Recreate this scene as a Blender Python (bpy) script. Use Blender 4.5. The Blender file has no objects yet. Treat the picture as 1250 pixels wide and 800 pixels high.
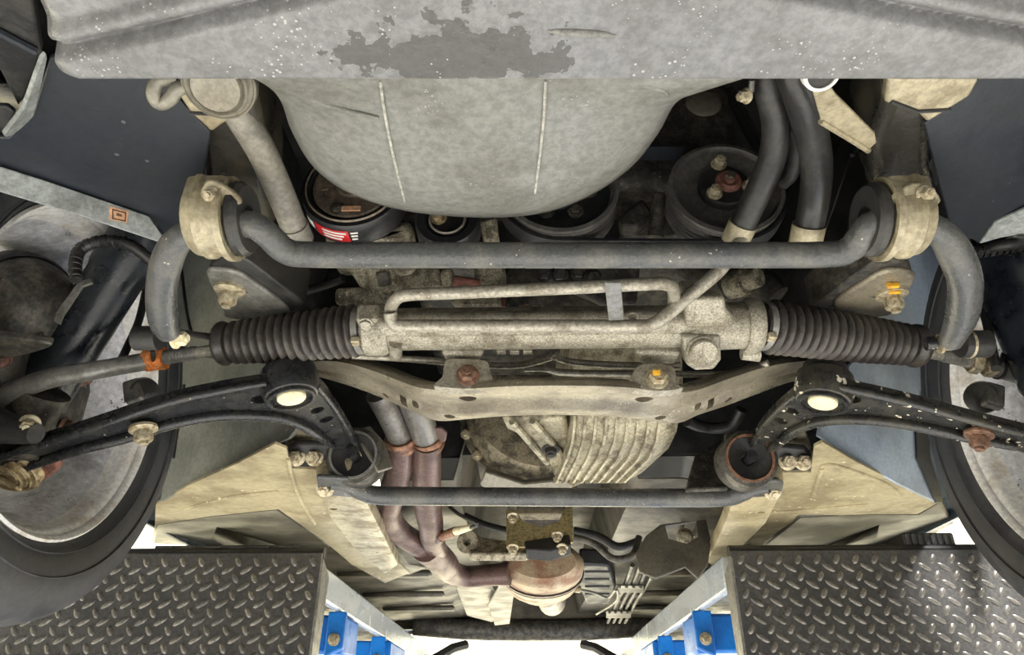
import bpy, bmesh, math, random
from mathutils import Vector, Matrix
random.seed(7)
V = Vector
SC = bpy.context.scene
COL = SC.collection

# ------------------------------------------------------------------ camera, world, lights, exposure
FPX, PITCH, YAW = 866.0, math.radians(29.5), math.radians(1.3)
CAM = V((-0.039, 0.0, 0.0))
cd = bpy.data.cameras.new('camera')
cd.sensor_fit = 'HORIZONTAL'; cd.sensor_width = 36.0; cd.lens = FPX / 1250.0 * 36.0
cd.clip_start = 0.02; cd.clip_end = 200
co = bpy.data.objects.new('camera', cd); COL.objects.link(co)
co.location = CAM; co.rotation_euler = (math.pi / 2 + PITCH, 0, YAW)
SC.camera = co
W = bpy.data.worlds.new('daylight'); SC.world = W; W.use_nodes = True
bg = W.node_tree.nodes['Background']
bg.inputs[0].default_value = (0.96, 0.98, 1.0, 1); bg.inputs[1].default_value = 0.22
SC.view_settings.view_transform = 'Standard'; SC.view_settings.look = 'None'
SC.view_settings.gamma = 1.0; SC.view_settings.use_curve_mapping = False
SC.view_settings.exposure = 0.45
sl = bpy.data.lights.new('sun', 'SUN'); sl.energy = 14.0; sl.angle = math.radians(9); sl.color = (1.0, .985, .96)
so = bpy.data.objects.new('sun', sl); COL.objects.link(so); so.location = (3, -3, 4)
so.rotation_euler = Vector((-.22, .60, -.76)).to_track_quat('-Z', 'Y').to_euler()
FLOOR_Z = -1.5

# ------------------------------------------------------------------ projection helpers: picture point -> place in the workshop
FW = V((-math.sin(YAW) * math.cos(PITCH), math.cos(YAW) * math.cos(PITCH), math.sin(PITCH)))
RT = V((math.cos(YAW), math.sin(YAW), 0)); UP = RT.cross(FW)
def ray(px, py): return FW + RT * ((px - 625) / FPX) + UP * ((400 - py) / FPX)
def P(px, py, z): d = ray(px, py); return CAM + d * (z / d.z)
def PY(px, py, y): d = ray(px, py); return CAM + d * (y / d.y)
def PL(px, py, pl): d = ray(px, py); return CAM + d * ((pl[0] - CAM).dot(pl[1]) / d.dot(pl[1]))
def plane3(a, b, c):
    n = (b - a).cross(c - a).normalized()
    if n.dot(a - CAM) < 0: n = -n
    return (a, n)
def zplane(z): return (V((0, 0, z)), V((0, 0, 1)))
def yplane(y): return (V((0, y, 0)), V((0, 1, 0)))
def pxm(px, at): return px * (at - CAM).dot(FW) / FPX          # pixels to metres at a place

# ------------------------------------------------------------------ materials
def lin(c):
    o = []
    for v in c:
        v = v / 255.0
        o.append(v / 12.92 if v <= .04045 else ((v + .055) / 1.055) ** 2.4)
    return (o[0], o[1], o[2], 1.0)
def mat(name, col, rough=.6, metal=0.0, dirt=None, amt=.4, scale=14, fine=.35, fscale=160, spk=None, spk_amt=.0, spk_scale=60, bump=.25, patch=None):
    m = bpy.data.materials.new(name); m.use_nodes = True
    nt = m.node_tree; N = nt.nodes; L = nt.links
    bs = N['Principled BSDF']
    bs.inputs['Roughness'].default_value = rough; bs.inputs['Metallic'].default_value = metal
    geo = N.new('ShaderNodeNewGeometry')
    def noise(s, det=5, ro=.6):
        n = N.new('ShaderNodeTexNoise'); n.inputs['Scale'].default_value = s
        n.inputs['Detail'].default_value = det; n.inputs['Roughness'].default_value = ro
        L.new(geo.outputs['Position'], n.inputs['Vector']); return n.outputs['Fac']
    def mrange(x, a, b, c=0.0, d=1.0):
        n = N.new('ShaderNodeMapRange'); n.interpolation_type = 'SMOOTHSTEP'
        n.inputs[1].default_value = a; n.inputs[2].default_value = b; n.inputs[3].default_value = c; n.inputs[4].default_value = d
        L.new(x, n.inputs[0]); return n.outputs[0]
    def mix(f, a, b, mode='MIX'):
        n = N.new('ShaderNodeMix'); n.data_type = 'RGBA'; n.blend_type = mode
        if isinstance(f, float): n.inputs[0].default_value = f
        else: L.new(f, n.inputs[0])
        for i, x in ((6, a), (7, b)):
            if isinstance(x, tuple): n.inputs[i].default_value = x
            else: L.new(x, n.inputs[i])
        return n.outputs[2]
    def math_(op, a, b):
        n = N.new('ShaderNodeMath'); n.operation = op
        for i, x in ((0, a), (1, b)):
            if isinstance(x, (int, float)): n.inputs[i].default_value = x
            else: L.new(x, n.inputs[i])
        return n.outputs[0]
    c = lin(col)
    big = noise(scale)
    if dirt:
        k = .72 - .45 * amt
        c = mix(mrange(big, k - .10, k + .10), c, lin(dirt))
    f = noise(fscale, 3, .7)
    if fine > 0:
        g = mrange(f, .3, .7, 1 - fine, 1 + fine)
        c = mix(1.0, c, g, 'MULTIPLY')
    if patch:
        (ctr, sx, sy, pc, thr) = patch
        sb = N.new('ShaderNodeVectorMath'); sb.operation = 'SUBTRACT'; sb.inputs[1].default_value = ctr
        L.new(geo.outputs['Position'], sb.inputs[0])
        sc = N.new('ShaderNodeVectorMath'); sc.operation = 'MULTIPLY'; sc.inputs[1].default_value = (1 / sx, 1 / sy, 0)
        L.new(sb.outputs[0], sc.inputs[0])
        ln = N.new('ShaderNodeVectorMath'); ln.operation = 'LENGTH'; L.new(sc.outputs[0], ln.inputs[0])
        w = math_('ADD', ln.outputs['Value'], mrange(noise(45, 4, .55), .3, .7, -thr, thr))
        c = mix(mrange(w, .98, 1.02, .75, 0.0), c, lin(pc))
    if spk:
        vo = N.new('ShaderNodeTexVoronoi'); vo.inputs['Scale'].default_value = spk_scale
        L.new(geo.outputs['Position'], vo.inputs['Vector'])
        size = mrange(noise(scale * 1.7 + 3, 3), .45, .75, 0.0, .16 + .34 * spk_amt)
        lt = math_('LESS_THAN', vo.outputs['Distance'], size)
        c = mix(lt, c, lin(spk))
    if isinstance(c, tuple): bs.inputs['Base Color'].default_value = c
    else: L.new(c, bs.inputs['Base Color'])
    L.new(mrange(big, .3, .7, max(rough - .12, .05), min(rough + .12, 1)), bs.inputs['Roughness'])
    if bump:
        b = N.new('ShaderNodeBump'); b.inputs['Strength'].default_value = bump; b.inputs['Distance'].default_value = .002
        L.new(f, b.inputs['Height']); L.new(b.outputs[0], bs.inputs['Normal'])
    return m
wet = P(545, 70, .43)
M = dict(
    tray=mat('dusty_grey_plastic', (120, 120, 121), .38, 0, (108, 108, 108), .42, 10, .2, 130, (168, 168, 166), .5, 240, .35, patch=(wet, .072, .034, (70, 69, 66), .55)),
    tub=mat('dusty_undertray_plastic', (120, 120, 115), .45, 0, (104, 103, 97), .42, 12, .2, 130, (150, 149, 142), .25, 260, .35),
    seam=mat('pale_seam', (160, 158, 150), .6, 0, (150, 148, 138), .4, 60),
    bead=mat('darker_grey_plastic', (118, 117, 112), .6, 0, (104, 103, 98), .4, 20),
    liner=mat('dark_liner_plastic', (35, 39, 46), .4, 0, (28, 32, 37), .4, 10, .15, 90, (84, 88, 92), .1, 60, .15),
    flange=mat('pale_grey_flange', (150, 154, 152), .55, 0, (118, 121, 118), .45, 22, .25),
    black=mat('black_forged_paint', (36, 37, 39), .26, 0, (48, 47, 43), .35, 30, .35, 200, (165, 158, 138), .12, 120, .3),
    arm_r=mat('black_paint_with_grit', (44, 44, 42), .3, 0, (62, 59, 50), .45, 30, .35, 200, (214, 206, 184), 1.1, 105, .3),
    strut=mat('satin_black_tube', (24, 28, 34), .3, 0, (40, 45, 52), .4, 20, .2, 150, (120, 124, 126), .05, 120, .15),
    bar=mat('dusty_black_bar', (76, 77, 77), .34, 0, (98, 97, 92), .38, 20, .2, 240, (170, 164, 148), .25, 170, .35),
    dusty=mat('dust_coated_tube', (138, 133, 122), .5, 0, (116, 112, 103), .4, 25, .2),
    rubber=mat('black_rubber', (44, 43, 42), .4, 0, (58, 57, 54), .35, 20, .2),
    bellow=mat('dusty_rubber', (62, 57, 54), .38, 0, (78, 72, 67), .35, 30, .2),
    tyre=mat('tyre_rubber', (50, 51, 54), .6, 0, (62, 62, 64), .45, 18, .15, 120, None, 0, 60, .2),
    rim=mat('dirty_alloy', (222, 222, 226), .34, .0, (176, 176, 178), .36, 16, .2, 120, (84, 78, 76), .45, 160, .2),
    lip=mat('alloy_lip', (244, 242, 238), .28, .0, (214, 206, 194), .35, 22, .15),
    beige=mat('beige_underseal', (176, 164, 132), .42, 0, (140, 128, 100), .45, 9, .15, 90, (228, 216, 182), .3, 60, .3),
    beige2=mat('beige_bracket_paint', (166, 156, 130), .38, .15, (122, 111, 88), .36, 24, .22, 140, None, 0, 60, .3),
    olive=mat('olive_grey_liner', (128, 130, 122), .6, 0, (108, 110, 103), .4, 8, .15),
    pblue=mat('pale_blue_liner', (176, 190, 206), .4, 0, (150, 160, 172), .4, 6, .1),  # right arch liner, paler and bluer than the left one
    rail=mat('sill_with_shade', (70, 66, 58), .4, 0, (104, 96, 78), .25, 7, .15),  # shadow beside the ramps is put into this dark sill colour
    leg=mat('dark_chassis_leg', (50, 48, 44), .28, 0, (84, 78, 64), .3, 8, .12),  # box sections, darker than their beige flange plates
    alu=mat('corroded_aluminium', (170, 162, 140), .6, .15, (112, 104, 88), .45, 60, .5, 380, (222, 213, 188), .3, 140, .6),
    rack=mat('rack_casting', (160, 154, 138), .45, .25, (126, 119, 102), .40, 40, .45, 420, (214, 208, 192), .3, 260, .5),
    pipe=mat('dull_steel_pipe', (162, 156, 142), .4, .3, (130, 123, 108), .34, 40, .3, 240, (214, 206, 184), .2, 160, .4),
    xmem=mat('dusty_crossmember', (142, 134, 116), .34, .25, (112, 104, 90), .38, 14, .2, 260, (196, 188, 166), .3, 160, .3),
    sump=mat('sandblasted_sump', (168, 160, 136), .42, .2, (112, 104, 86), .34, 40, .35, 220, None, 0, 100, .5),
    gbox=mat('gearbox_casting', (142, 132, 110), .6, .15, (86, 79, 66), .45, 35, .35, 200, None, 0, 100, .5),
    greasy=mat('greasy_dark_casting', (84, 79, 70), .5, .1, (50, 48, 44), .5, 40, .4, 200, (140, 132, 112), .2, 120, .5),
    dark=mat('engine_black', (34, 34, 35), .5, 0, (48, 47, 45), .4, 25, .3),
    pulley=mat('pulley_black', (84, 82, 79), .4, .1, (98, 94, 88), .4, 30, .25),
    clutch=mat('brown_clutch_plate', (112, 100, 88), .5, .2, (130, 116, 98), .4, 60, .3),
    belt=mat('belt_rubber', (34, 34, 36), .42),
    rust=mat('rusty_bolt', (132, 98, 78), .7, .1, (98, 74, 60), .5, 120, .3),
    redrust=mat('red_rust', (136, 88, 76), .7, 0, (108, 74, 64), .5, 90, .3),
    exh=mat('brown_exhaust_pipe', (106, 84, 78), .42, .2, (88, 70, 66), .45, 18, .25, 180, None, 0, 100, .35),
    exhg=mat('grey_exhaust_pipe', (136, 132, 126), .38, .3, (108, 102, 96), .4, 18, .2),
    gasket=mat('copper_band', (150, 112, 88), .45, .4, (128, 90, 72), .4, 90, .3),
    cat=mat('heatshield_cat', (168, 148, 122), .5, .25, (140, 104, 82), .4, 18, .2, 160, None, 0, 100, .3),
    shield=mat('dusty_dark_plastic', (108, 103, 92), .5, 0, (90, 86, 77), .4, 12, .2),
    foil=mat('dull_heat_foil', (136, 132, 120), .45, .3, (128, 122, 108), .4, 10, .2),
    pan=mat('grey_floor_pan', (100, 94, 80), .45, 0, (66, 62, 54), .45, 7, .2),
    cream=mat('cream_plug', (232, 222, 186), .45, 0, (214, 202, 160), .3, 60, .08),
    orange=mat('orange_paint', (222, 128, 58), .6, 0, (186, 130, 84), .4, 120, .4),
    yellow=mat('yellow_paint_mark', (240, 178, 40), .55, 0, (200, 140, 50), .3, 120, .2),
    zinc=mat('yellow_zinc_plate', (184, 170, 126), .4, .2, (124, 112, 78), .3, 110, .3),
    bolt=mat('zinc_bolt', (186, 176, 150), .45, .35, (140, 122, 92), .4, 150, .25),
    brass=mat('gilt_zinc_ring', (186, 170, 136), .35, .3, (136, 116, 84), .4, 90, .25),
    silver=mat('galvanised_rail', (206, 212, 218), .25, .3, (172, 182, 194), .4, 9, .1),
    blue=mat('lift_blue_paint', (26, 122, 214), .35, 0, (20, 100, 184), .35, 8, .1),
    plate=mat('grey_chequer_plate', (84, 82, 80), .34, .3, (68, 67, 66), .45, 9, .22, 160, None, 0, 100, .3),
    lug=mat('worn_tread_lug', (116, 112, 106), .3, .4, (94, 91, 87), .45, 30, .2),
    steelgrey=mat('grey_steel', (132, 130, 124), .4, .3, (104, 102, 96), .4, 30, .2),
    ribbed=mat('ribbed_black_rubber', (62, 62, 64), .55, 0, (84, 83, 80), .4, 40, .2),
    red=mat('red_label', (190, 34, 42), .5, 0, None, 0, 10, 0, 100, None, 0, 60, 0),
    white=mat('white_print', (226, 222, 214), .6, 0, None, 0, 10, 0, 100, None, 0, 60, 0),
    peach=mat('faded_orange_stamp', (222, 172, 132), .6, 0, (196, 150, 116), .4, 120, .15),
    ink=mat('dark_stamp_ink', (92, 66, 52), .6),
    wall=mat('cream_wall_paint', (238, 231, 200), .8, 0, (232, 224, 192), .4, 2, .04, 60),
    floor=mat('pale_epoxy_floor', (200, 199, 195), .5, 0, (186, 185, 180), .4, 2, .06, 60),
    dark_ground=mat('added_dark_ground', (70, 70, 70), .8, 0, (60, 60, 60), .4, 3, .2, 90),  # for the added ground ahead, dark so little light bounces up
    paint=mat('silver_blue_car_paint', (150, 166, 186), .3, .3, None, 0, 10, 0, 60, None, 0, 60, 0),
)

# ------------------------------------------------------------------ mesh helpers
WLOC = {}
def spline(pts, n=6, closed=False):
    """Catmull-Rom through tuples or vectors of any length."""
    pts = [tuple(p) for p in pts]; out = []; k = len(pts)
    rng = range(k) if closed else range(k - 1)
    for i in rng:
        g = lambda j: pts[j % k] if closed else pts[min(max(j, 0), k - 1)]
        a, b, c, d = g(i - 1), g(i), g(i + 1), g(i + 2)
        for s in range(n):
            t = s / n
            out.append(tuple(.5 * (2 * b[q] + (c[q] - a[q]) * t + (2 * a[q] - 5 * b[q] + 4 * c[q] - d[q]) * t * t + (3 * b[q] - a[q] - 3 * c[q] + d[q]) * t ** 3) for q in range(len(b))))
    if not closed: out.append(pts[-1])
    return out
def frame(ax):
    ax = ax.normalized(); t = V((0, 0, 1)) if abs(ax.z) < .9 else V((1, 0, 0))
    u = ax.cross(t).normalized(); return u, ax.cross(u).normalized(), ax
class MB:
    def __init__(s): s.v = []; s.f = []
    def add(s, vs, fs):
        o = len(s.v); s.v += [V(v) for v in vs]; s.f += [tuple(i + o for i in f) for f in fs]; return s
    def rings(s, rs, caps=True, closed=False):
        n = len(rs[0]); vs = [p for r in rs for p in r]; fs = []
        m = len(rs)
        for i in range(m if closed else m - 1):
            for j in range(n):
                a, b = i * n + j, i * n + (j + 1) % n
                c, d = ((i + 1) % m) * n + (j + 1) % n, ((i + 1) % m) * n + j
                fs.append((a, b, c, d))
        if caps and not closed: fs += [tuple(range(n))[::-1], tuple((m - 1) * n + j for j in range(n))]
        return s.add(vs, fs)
    def tube(s, pts, r, n=14, sub=0, caps=True):
        pts = [V(p) for p in pts]
        rr = list(r) if hasattr(r, '__len__') else [r] * len(pts)
        if sub:
            q = spline([(p.x, p.y, p.z, k) for p, k in zip(pts, rr)], sub)
            pts = [V(x[:3]) for x in q]; rr = [x[3] for x in q]
        tg = []
        for i in range(len(pts)):
            tg.append((pts[min(i + 1, len(pts) - 1)] - pts[max(i - 1, 0)]).normalized())
        u, w, _ = frame(tg[0]); rs = []
        for i, p in enumerate(pts):
            u = (u - tg[i] * u.dot(tg[i])).normalized(); w = tg[i].cross(u)
            rs.append([p + (u * math.cos(2 * math.pi * j / n) + w * math.sin(2 * math.pi * j / n)) * rr[i] for j in range(n)])
        return s.rings(rs, caps)
    def lathe(s, prof, o, ax, n=36, closed=False, caps=True):
        u, w, a = frame(ax); o = V(o)
        rs = [[o + a * h + (u * math.cos(2 * math.pi * j / n) + w * math.sin(2 * math.pi * j / n)) * max(r, 1e-4) for j in range(n)] for r, h in prof]
        return s.rings(rs, caps, closed)
    def box(s, c, size, rot=None):
        c = V(c); R = rot or Matrix.Identity(3); vs = []
        for x in (-.5, .5):
            for y in (-.5, .5):
                for z in (-.5, .5): vs.append(c + R @ V((x * size[0], y * size[1], z * size[2])))
        return s.add(vs, [(0, 1, 3, 2), (4, 6, 7, 5), (0, 4, 5, 1), (2, 3, 7, 6), (0, 2, 6, 4), (1, 5, 7, 3)])
    def prism(s, pts, d):
        n = len(pts); pts = [V(p) for p in pts]
        return s.add(pts + [p + d for p in pts], [tuple(range(n)), tuple(range(n, 2 * n))[::-1]] + [(i, (i + 1) % n, n + (i + 1) % n, n + i) for i in range(n)])
    def plate(s, poly, pl, th, sm=0):
        """flat plate: outline on plane pl, thickness th away from below"""
        if sm: poly = spline(poly, sm, True)
        return s.prism([PL(x, y, pl) for x, y in poly], pl[1] * th)
    def grid(s, rows):
        n = len(rows[0]); vs = [p for r in rows for p in r]
        return s.add(vs, [(i * n + j, i * n + j + 1, (i + 1) * n + j + 1, (i + 1) * n + j) for i in range(len(rows) - 1) for j in range(n - 1)])
    def hexa(s, c, ax, r, h, flange=1.35, stud=True):
        """bolt head on a washer; ax points out of the surface"""
        u, w, a = frame(ax); c = V(c)
        s.lathe([(0, 0), (r * flange, 0), (r * flange, h * .18), (r * 1.05, h * .3), (0, h * .3)], c, a, 20)
        hx = lambda h_, k: [c + a * h_ + (u * math.cos(math.pi * j / 3) + w * math.sin(math.pi * j / 3)) * r * k for j in range(6)]
        s.rings([hx(h * .25, 1), hx(h * .88, 1), hx(h, .86)])
        if stud: s.lathe([(0, h), (r * .5, h), (r * .5, h * 1.2), (0, h * 1.2)], c, a, 12)
        return s
    def obj(s, name, m, parent=None, bevel=0, smooth=38, solid=0, seg=2):
        bm = bmesh.new()
        lo = V([min(v[i] for v in s.v) for i in range(3)]); hi = V([max(v[i] for v in s.v) for i in range(3)])
        org = (lo + hi) / 2
        if parent is None: org.z = lo.z
        vs = [bm.verts.new(v - org) for v in s.v]
        for f in s.f:
            try: bm.faces.new([vs[i] for i in f])
            except ValueError: pass
        bmesh.ops.remove_doubles(bm, verts=bm.verts, dist=1e-6)
        bmesh.ops.recalc_face_normals(bm, faces=bm.faces)
        me = bpy.data.meshes.new(name); bm.to_mesh(me); bm.free()
        me.materials.append(M[m])
        if smooth:
            me.polygons.foreach_set('use_smooth', [True] * len(me.polygons)); me.set_sharp_from_angle(angle=math.radians(smooth))
        o = bpy.data.objects.new(name, me); COL.objects.link(o)
        WLOC[o.name] = org
        if parent is not None: o.parent = parent; o.location = org - WLOC[parent.name]
        else: o.location = org
        if solid:
            md = o.modifiers.new('thickness', 'SOLIDIFY'); md.thickness = solid; md.offset = 0
        if bevel:
            md = o.modifiers.new('bevel', 'BEVEL'); md.width = bevel; md.segments = seg; md.limit_method = 'ANGLE'; md.angle_limit = math.radians(40)
            md.harden_normals = False
        return o
def tag(o, label=None, cat=None, group=None, kind=None):
    for k, v in (('label', label), ('category', cat), ('group', group), ('kind', kind)):
        if v: o[k] = v
    return o
def thing(name, label, cat, loc, group=None):
    o = bpy.data.objects.new(name, None); COL.objects.link(o); o.empty_display_size = .05
    o.location = loc; WLOC[o.name] = V(loc)
    return tag(o, label, cat, group)
def bake(o):
    """apply modifiers"""
    bpy.context.view_layer.update()
    dg = bpy.context.evaluated_depsgraph_get()
    me = bpy.data.meshes.new_from_object(o.evaluated_get(dg)); old = o.data; o.modifiers.clear(); o.data = me
    return o
def cut(o, mb):
    """drill real holes: mb holds the shapes to remove"""
    c = mb.obj('cutter', 'dark', None, smooth=0)
    md = o.modifiers.new('holes', 'BOOLEAN'); md.object = c; md.operation = 'DIFFERENCE'; md.solver = 'EXACT'
    bake(o); bpy.data.objects.remove(c)
    me = o.data; me.set_sharp_from_angle(angle=math.radians(38))
    return o
def bolt(px, py, pl, r, h, m='bolt', parent=None, name='bolt', ax=None, flange=1.35):
    c = PL(px, py, pl); a = ax or -pl[1]
    return MB().hexa(c, a, pxm(r, c), h, flange).obj(name, m, parent)
def lumpy(o, amp, size, seed=0):
    from mathutils import noise as nz
    for v in o.data.vertices:
        p = v.co / size + V((seed, seed * 2.3, 0)); v.co += V((nz.noise(p), nz.noise(p + V((9, 0, 0))), nz.noise(p + V((0, 9, 0))))) * amp

# ------------------------------------------------------------------ the workshop
def struct(name, mb, m, **k): return tag(mb.obj(name, m, None, smooth=0, **k), kind='structure')
struct('floor', MB().box((0, 3.5, FLOOR_Z - .05), (13, 9.2, .1)), 'floor')
struct('floor_added_dark', MB().box((0, -7.1, FLOOR_Z - .05), (30, 12, .1)), 'dark_ground')  # unseen dark ground, added to cut low bounce light from ahead
struct('wall_back', MB().box((0, 8.05, FLOOR_Z + 2.2), (13, .1, 4.4)), 'wall')
struct('wall_left', MB().box((-6.55, 1.5, FLOOR_Z + 2.2), (.1, 13, 4.4)), 'wall')
struct('wall_right', MB().box((6.55, 1.5, FLOOR_Z + 2.2), (.1, 13, 4.4)), 'wall')

# ------------------------------------------------------------------ car body: upper shell, floor pan, rails, arches
body = thing('car_body', 'silver-blue car body seen from below with beige undersealed front floor', 'car body', (0, 2.4, .36))
b = MB()   # bonnet, windscreen base and cabin sides close the engine bay from above
prof = [(.10, .50), (.06, .62), (.12, .80), (.55, .98), (1.35, 1.08), (2.0, 1.50), (3.4, 1.50), (4.35, 1.05), (4.4, .55)]
xs = [-.86, -.80, -.6, -.3, 0, .3, .6, .80, .86]
rows = [[V((x, y + .05 * abs(x / .86) ** 3, z - (.10 * abs(x / .86) ** 4))) for x in xs] for y, z in prof]
b.grid(rows).obj('upper_shell', 'paint', body, solid=.01)
MB().grid([[p + V((0, 0, -.02)) for p in r] for r in rows]).obj('shade_skin', 'dark', body, solid=.004)  # added dark skin, stands for the shade inside the shell
for s in (-1, 1):
    f = MB(); pts = [(.14, .50), (.50, .50), (.505, .60), (.56, .70), (.66, .78), (.85, .81), (1.04, .77), (1.15, .68), (1.2, .52), (1.22, .38), (4.3, .40), (4.38, .55), (4.3, 1.0), (2.2, 1.0), (1.35, .99), (.55, .90), (.16, .72)]
    f.prism([V((s * .86, y, z)) for y, z in pts], V((-s * .008, 0, 0))).obj('side_panel', 'paint', body)
    # inner wing closes the engine bay from the wheel arch, high above the axle
    MB().prism([V((s * .47, .45, .62)), V((s * .47, 1.2, .62)), V((s * .47, 1.3, .95)), V((s * .47, .3, .92))], V((s * .006, 0, 0))).obj('inner_wing', 'dark', body)
    w = MB(); rr = []
    for k in range(13):
        a = math.radians(-10 + k * 16.5); y = .86 - math.cos(a) * .36; z = .43 + math.sin(a) * .40
        rr.append([V((s * x, y, z)) for x in (.47, .60, .74, .855)])
    w.grid(rr[4:8]).obj('arch_liner', 'rubber', body, solid=.004)
MB().box((0, 1.52, .86), (1.68, .02, .66)).obj('bulkhead', 'dark', body)
MB().box((0, .30, .76), (1.3, .02, .42)).obj('front_panel', 'dark', body)
# floor pan with raised tunnel, running back to the rear axle
b = MB()
sec = [(-.80, .40), (-.72, .385), (-.70, .43), (-.36, .45), (-.30, .47), (-.20, .47), (-.17, .60), (.17, .60), (.20, .47), (.30, .47), (.36, .45), (.70, .43), (.72, .385), (.80, .40)]
yy = [1.5, 1.8, 2.2, 2.6, 3.0, 3.4, 3.7]
b.grid([[V((x, y, z + .03 * max(0, (y - 2.9)))) for x, z in sec] for y in yy]).obj('floor_pan', 'pan', body, solid=.004)
for s in (-1, 1):
    for i, y in enumerate((2.35, 2.75, 3.15)):
        MB().box((s * .50, y, .43 + .03 * max(0, y - 2.9)), (.30, .05, .02)).obj('floor_swage', 'pan', body, bevel=.008)
MB().box((0, 3.72, .62), (1.5, .02, .40)).obj('rear_panel', 'pan', body)
# rear apron below the boot
MB().tube([V((-.6, 3.7, .44)), V((-.25, 3.72, .42)), V((.25, 3.72, .42)), V((.6, 3.7, .44))], .05, 12, 4).obj('rear_cross_tube', 'greasy', body)

# front corners of the floor (beige underseal), one on each side
def corner(name, poly, rib, sill, front):
    o = MB().plate(poly, zplane(.37), .004).obj(name, 'beige', body)
    for r in rib:
        MB().tube([PL(x, y, zplane(.369)) for x, y in r], .0035, 8, 4).obj('pressed_rib', 'beige', o)
    return o
cl = corner('floor_corner', [(190, 616), (232, 592), (290, 566), (336, 542), (350, 548), (354, 572), (400, 574), (418, 604), (450, 652), (500, 700), (470, 712), (430, 690), (395, 660), (340, 622), (262, 630), (189, 641)],
            [[(225, 622), (285, 606), (340, 600)], [(352, 560), (362, 600), (384, 640)]], None, None)
cr = corner('floor_corner', [(994, 545), (1004, 540), (1045, 564), (1100, 592), (1148, 612), (1120, 628), (1060, 628), (975, 632), (948, 650), (905, 688), (868, 690), (898, 640), (935, 585), (948, 577), (990, 577)],
            [[(1002, 570), (1020, 568), (1080, 590), (1100, 606)], [(1003, 572), (992, 606)], [(945, 622), (955, 625), (1060, 616)]], None, None)
for poly in ([(189, 641), (262, 630), (340, 622), (395, 660), (432, 694), (400, 692), (300, 668), (185, 664)], [(1148, 612), (1120, 628), (1060, 628), (975, 632), (940, 660), (905, 690), (1000, 680), (1100, 676), (1165, 640)]):
    pa = plane3(PL(poly[0][0], poly[0][1], zplane(.372)), PL(poly[2][0], poly[2][1], zplane(.372)), P(poly[-1][0], poly[-1][1], .395))
    MB().plate(poly, pa, .02).obj('sill_underside', 'rail', body, bevel=.006)
# longitudinal chassis rails behind the brace
for s, pts in ((-1, [(384, 582), (428, 580), (446, 610), (486, 690), (470, 702), (430, 668), (402, 632)]), (1, [(905, 590), (958, 588), (950, 612), (935, 640), (882, 692), (862, 688), (880, 650)])):
    o = MB().plate(pts, zplane(.352), .03).obj('chassis_rail', 'beige2' if s < 0 else 'beige', body, bevel=.005)
    c = MB()
    for x, y, r in (((407, 622, 5),) if s < 0 else ((929, 626, 5), (946, 572, 4))):
        q = P(x, y, .352); c.lathe([(0, -.01), (pxm(r, q), -.01), (pxm(r, q), .02), (0, .02)], q, V((0, 0, 1)), 16)
    cut(bake(o), c)
# rear halves of the wheel-arch liners
pl = plane3(PY(200, 612, 1.27), PY(345, 533, 1.07), PY(270, 350, 1.14))
o = MB().plate([(196, 612), (204, 560), (216, 470), (214, 400), (205, 300), (300, 280), (330, 300), (345, 420), (380, 500), (352, 535), (290, 562), (232, 592)], pl, .006).obj('arch_rear_liner', 'olive', body)
for r in ([(222, 330), (232, 400), (248, 412), (300, 416)], [(214, 405), (222, 425), (260, 436), (300, 440)], [(225, 470), (212, 560)]):
    MB().tube([PL(x, y, pl) for x, y in r], .004, 8, 4).obj('pressed_rib', 'rubber', o)
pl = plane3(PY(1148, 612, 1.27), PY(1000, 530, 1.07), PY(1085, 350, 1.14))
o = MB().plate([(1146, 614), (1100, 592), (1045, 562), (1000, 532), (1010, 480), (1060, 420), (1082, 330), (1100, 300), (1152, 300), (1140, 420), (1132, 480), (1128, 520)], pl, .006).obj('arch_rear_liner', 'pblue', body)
MB().tube([PL(x, y, pl) for x, y in [(1106, 300), (1092, 340)]], .006, 8).obj('pressed_rib', 'dark', o)
MB().plate([(1118, 510), (1131, 470), (1136, 560), (1152, 612), (1143, 614), (1120, 560)], (pl[0] - pl[1] * .004, pl[1]), .003).obj('liner_edge', 'rubber', o)

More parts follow.
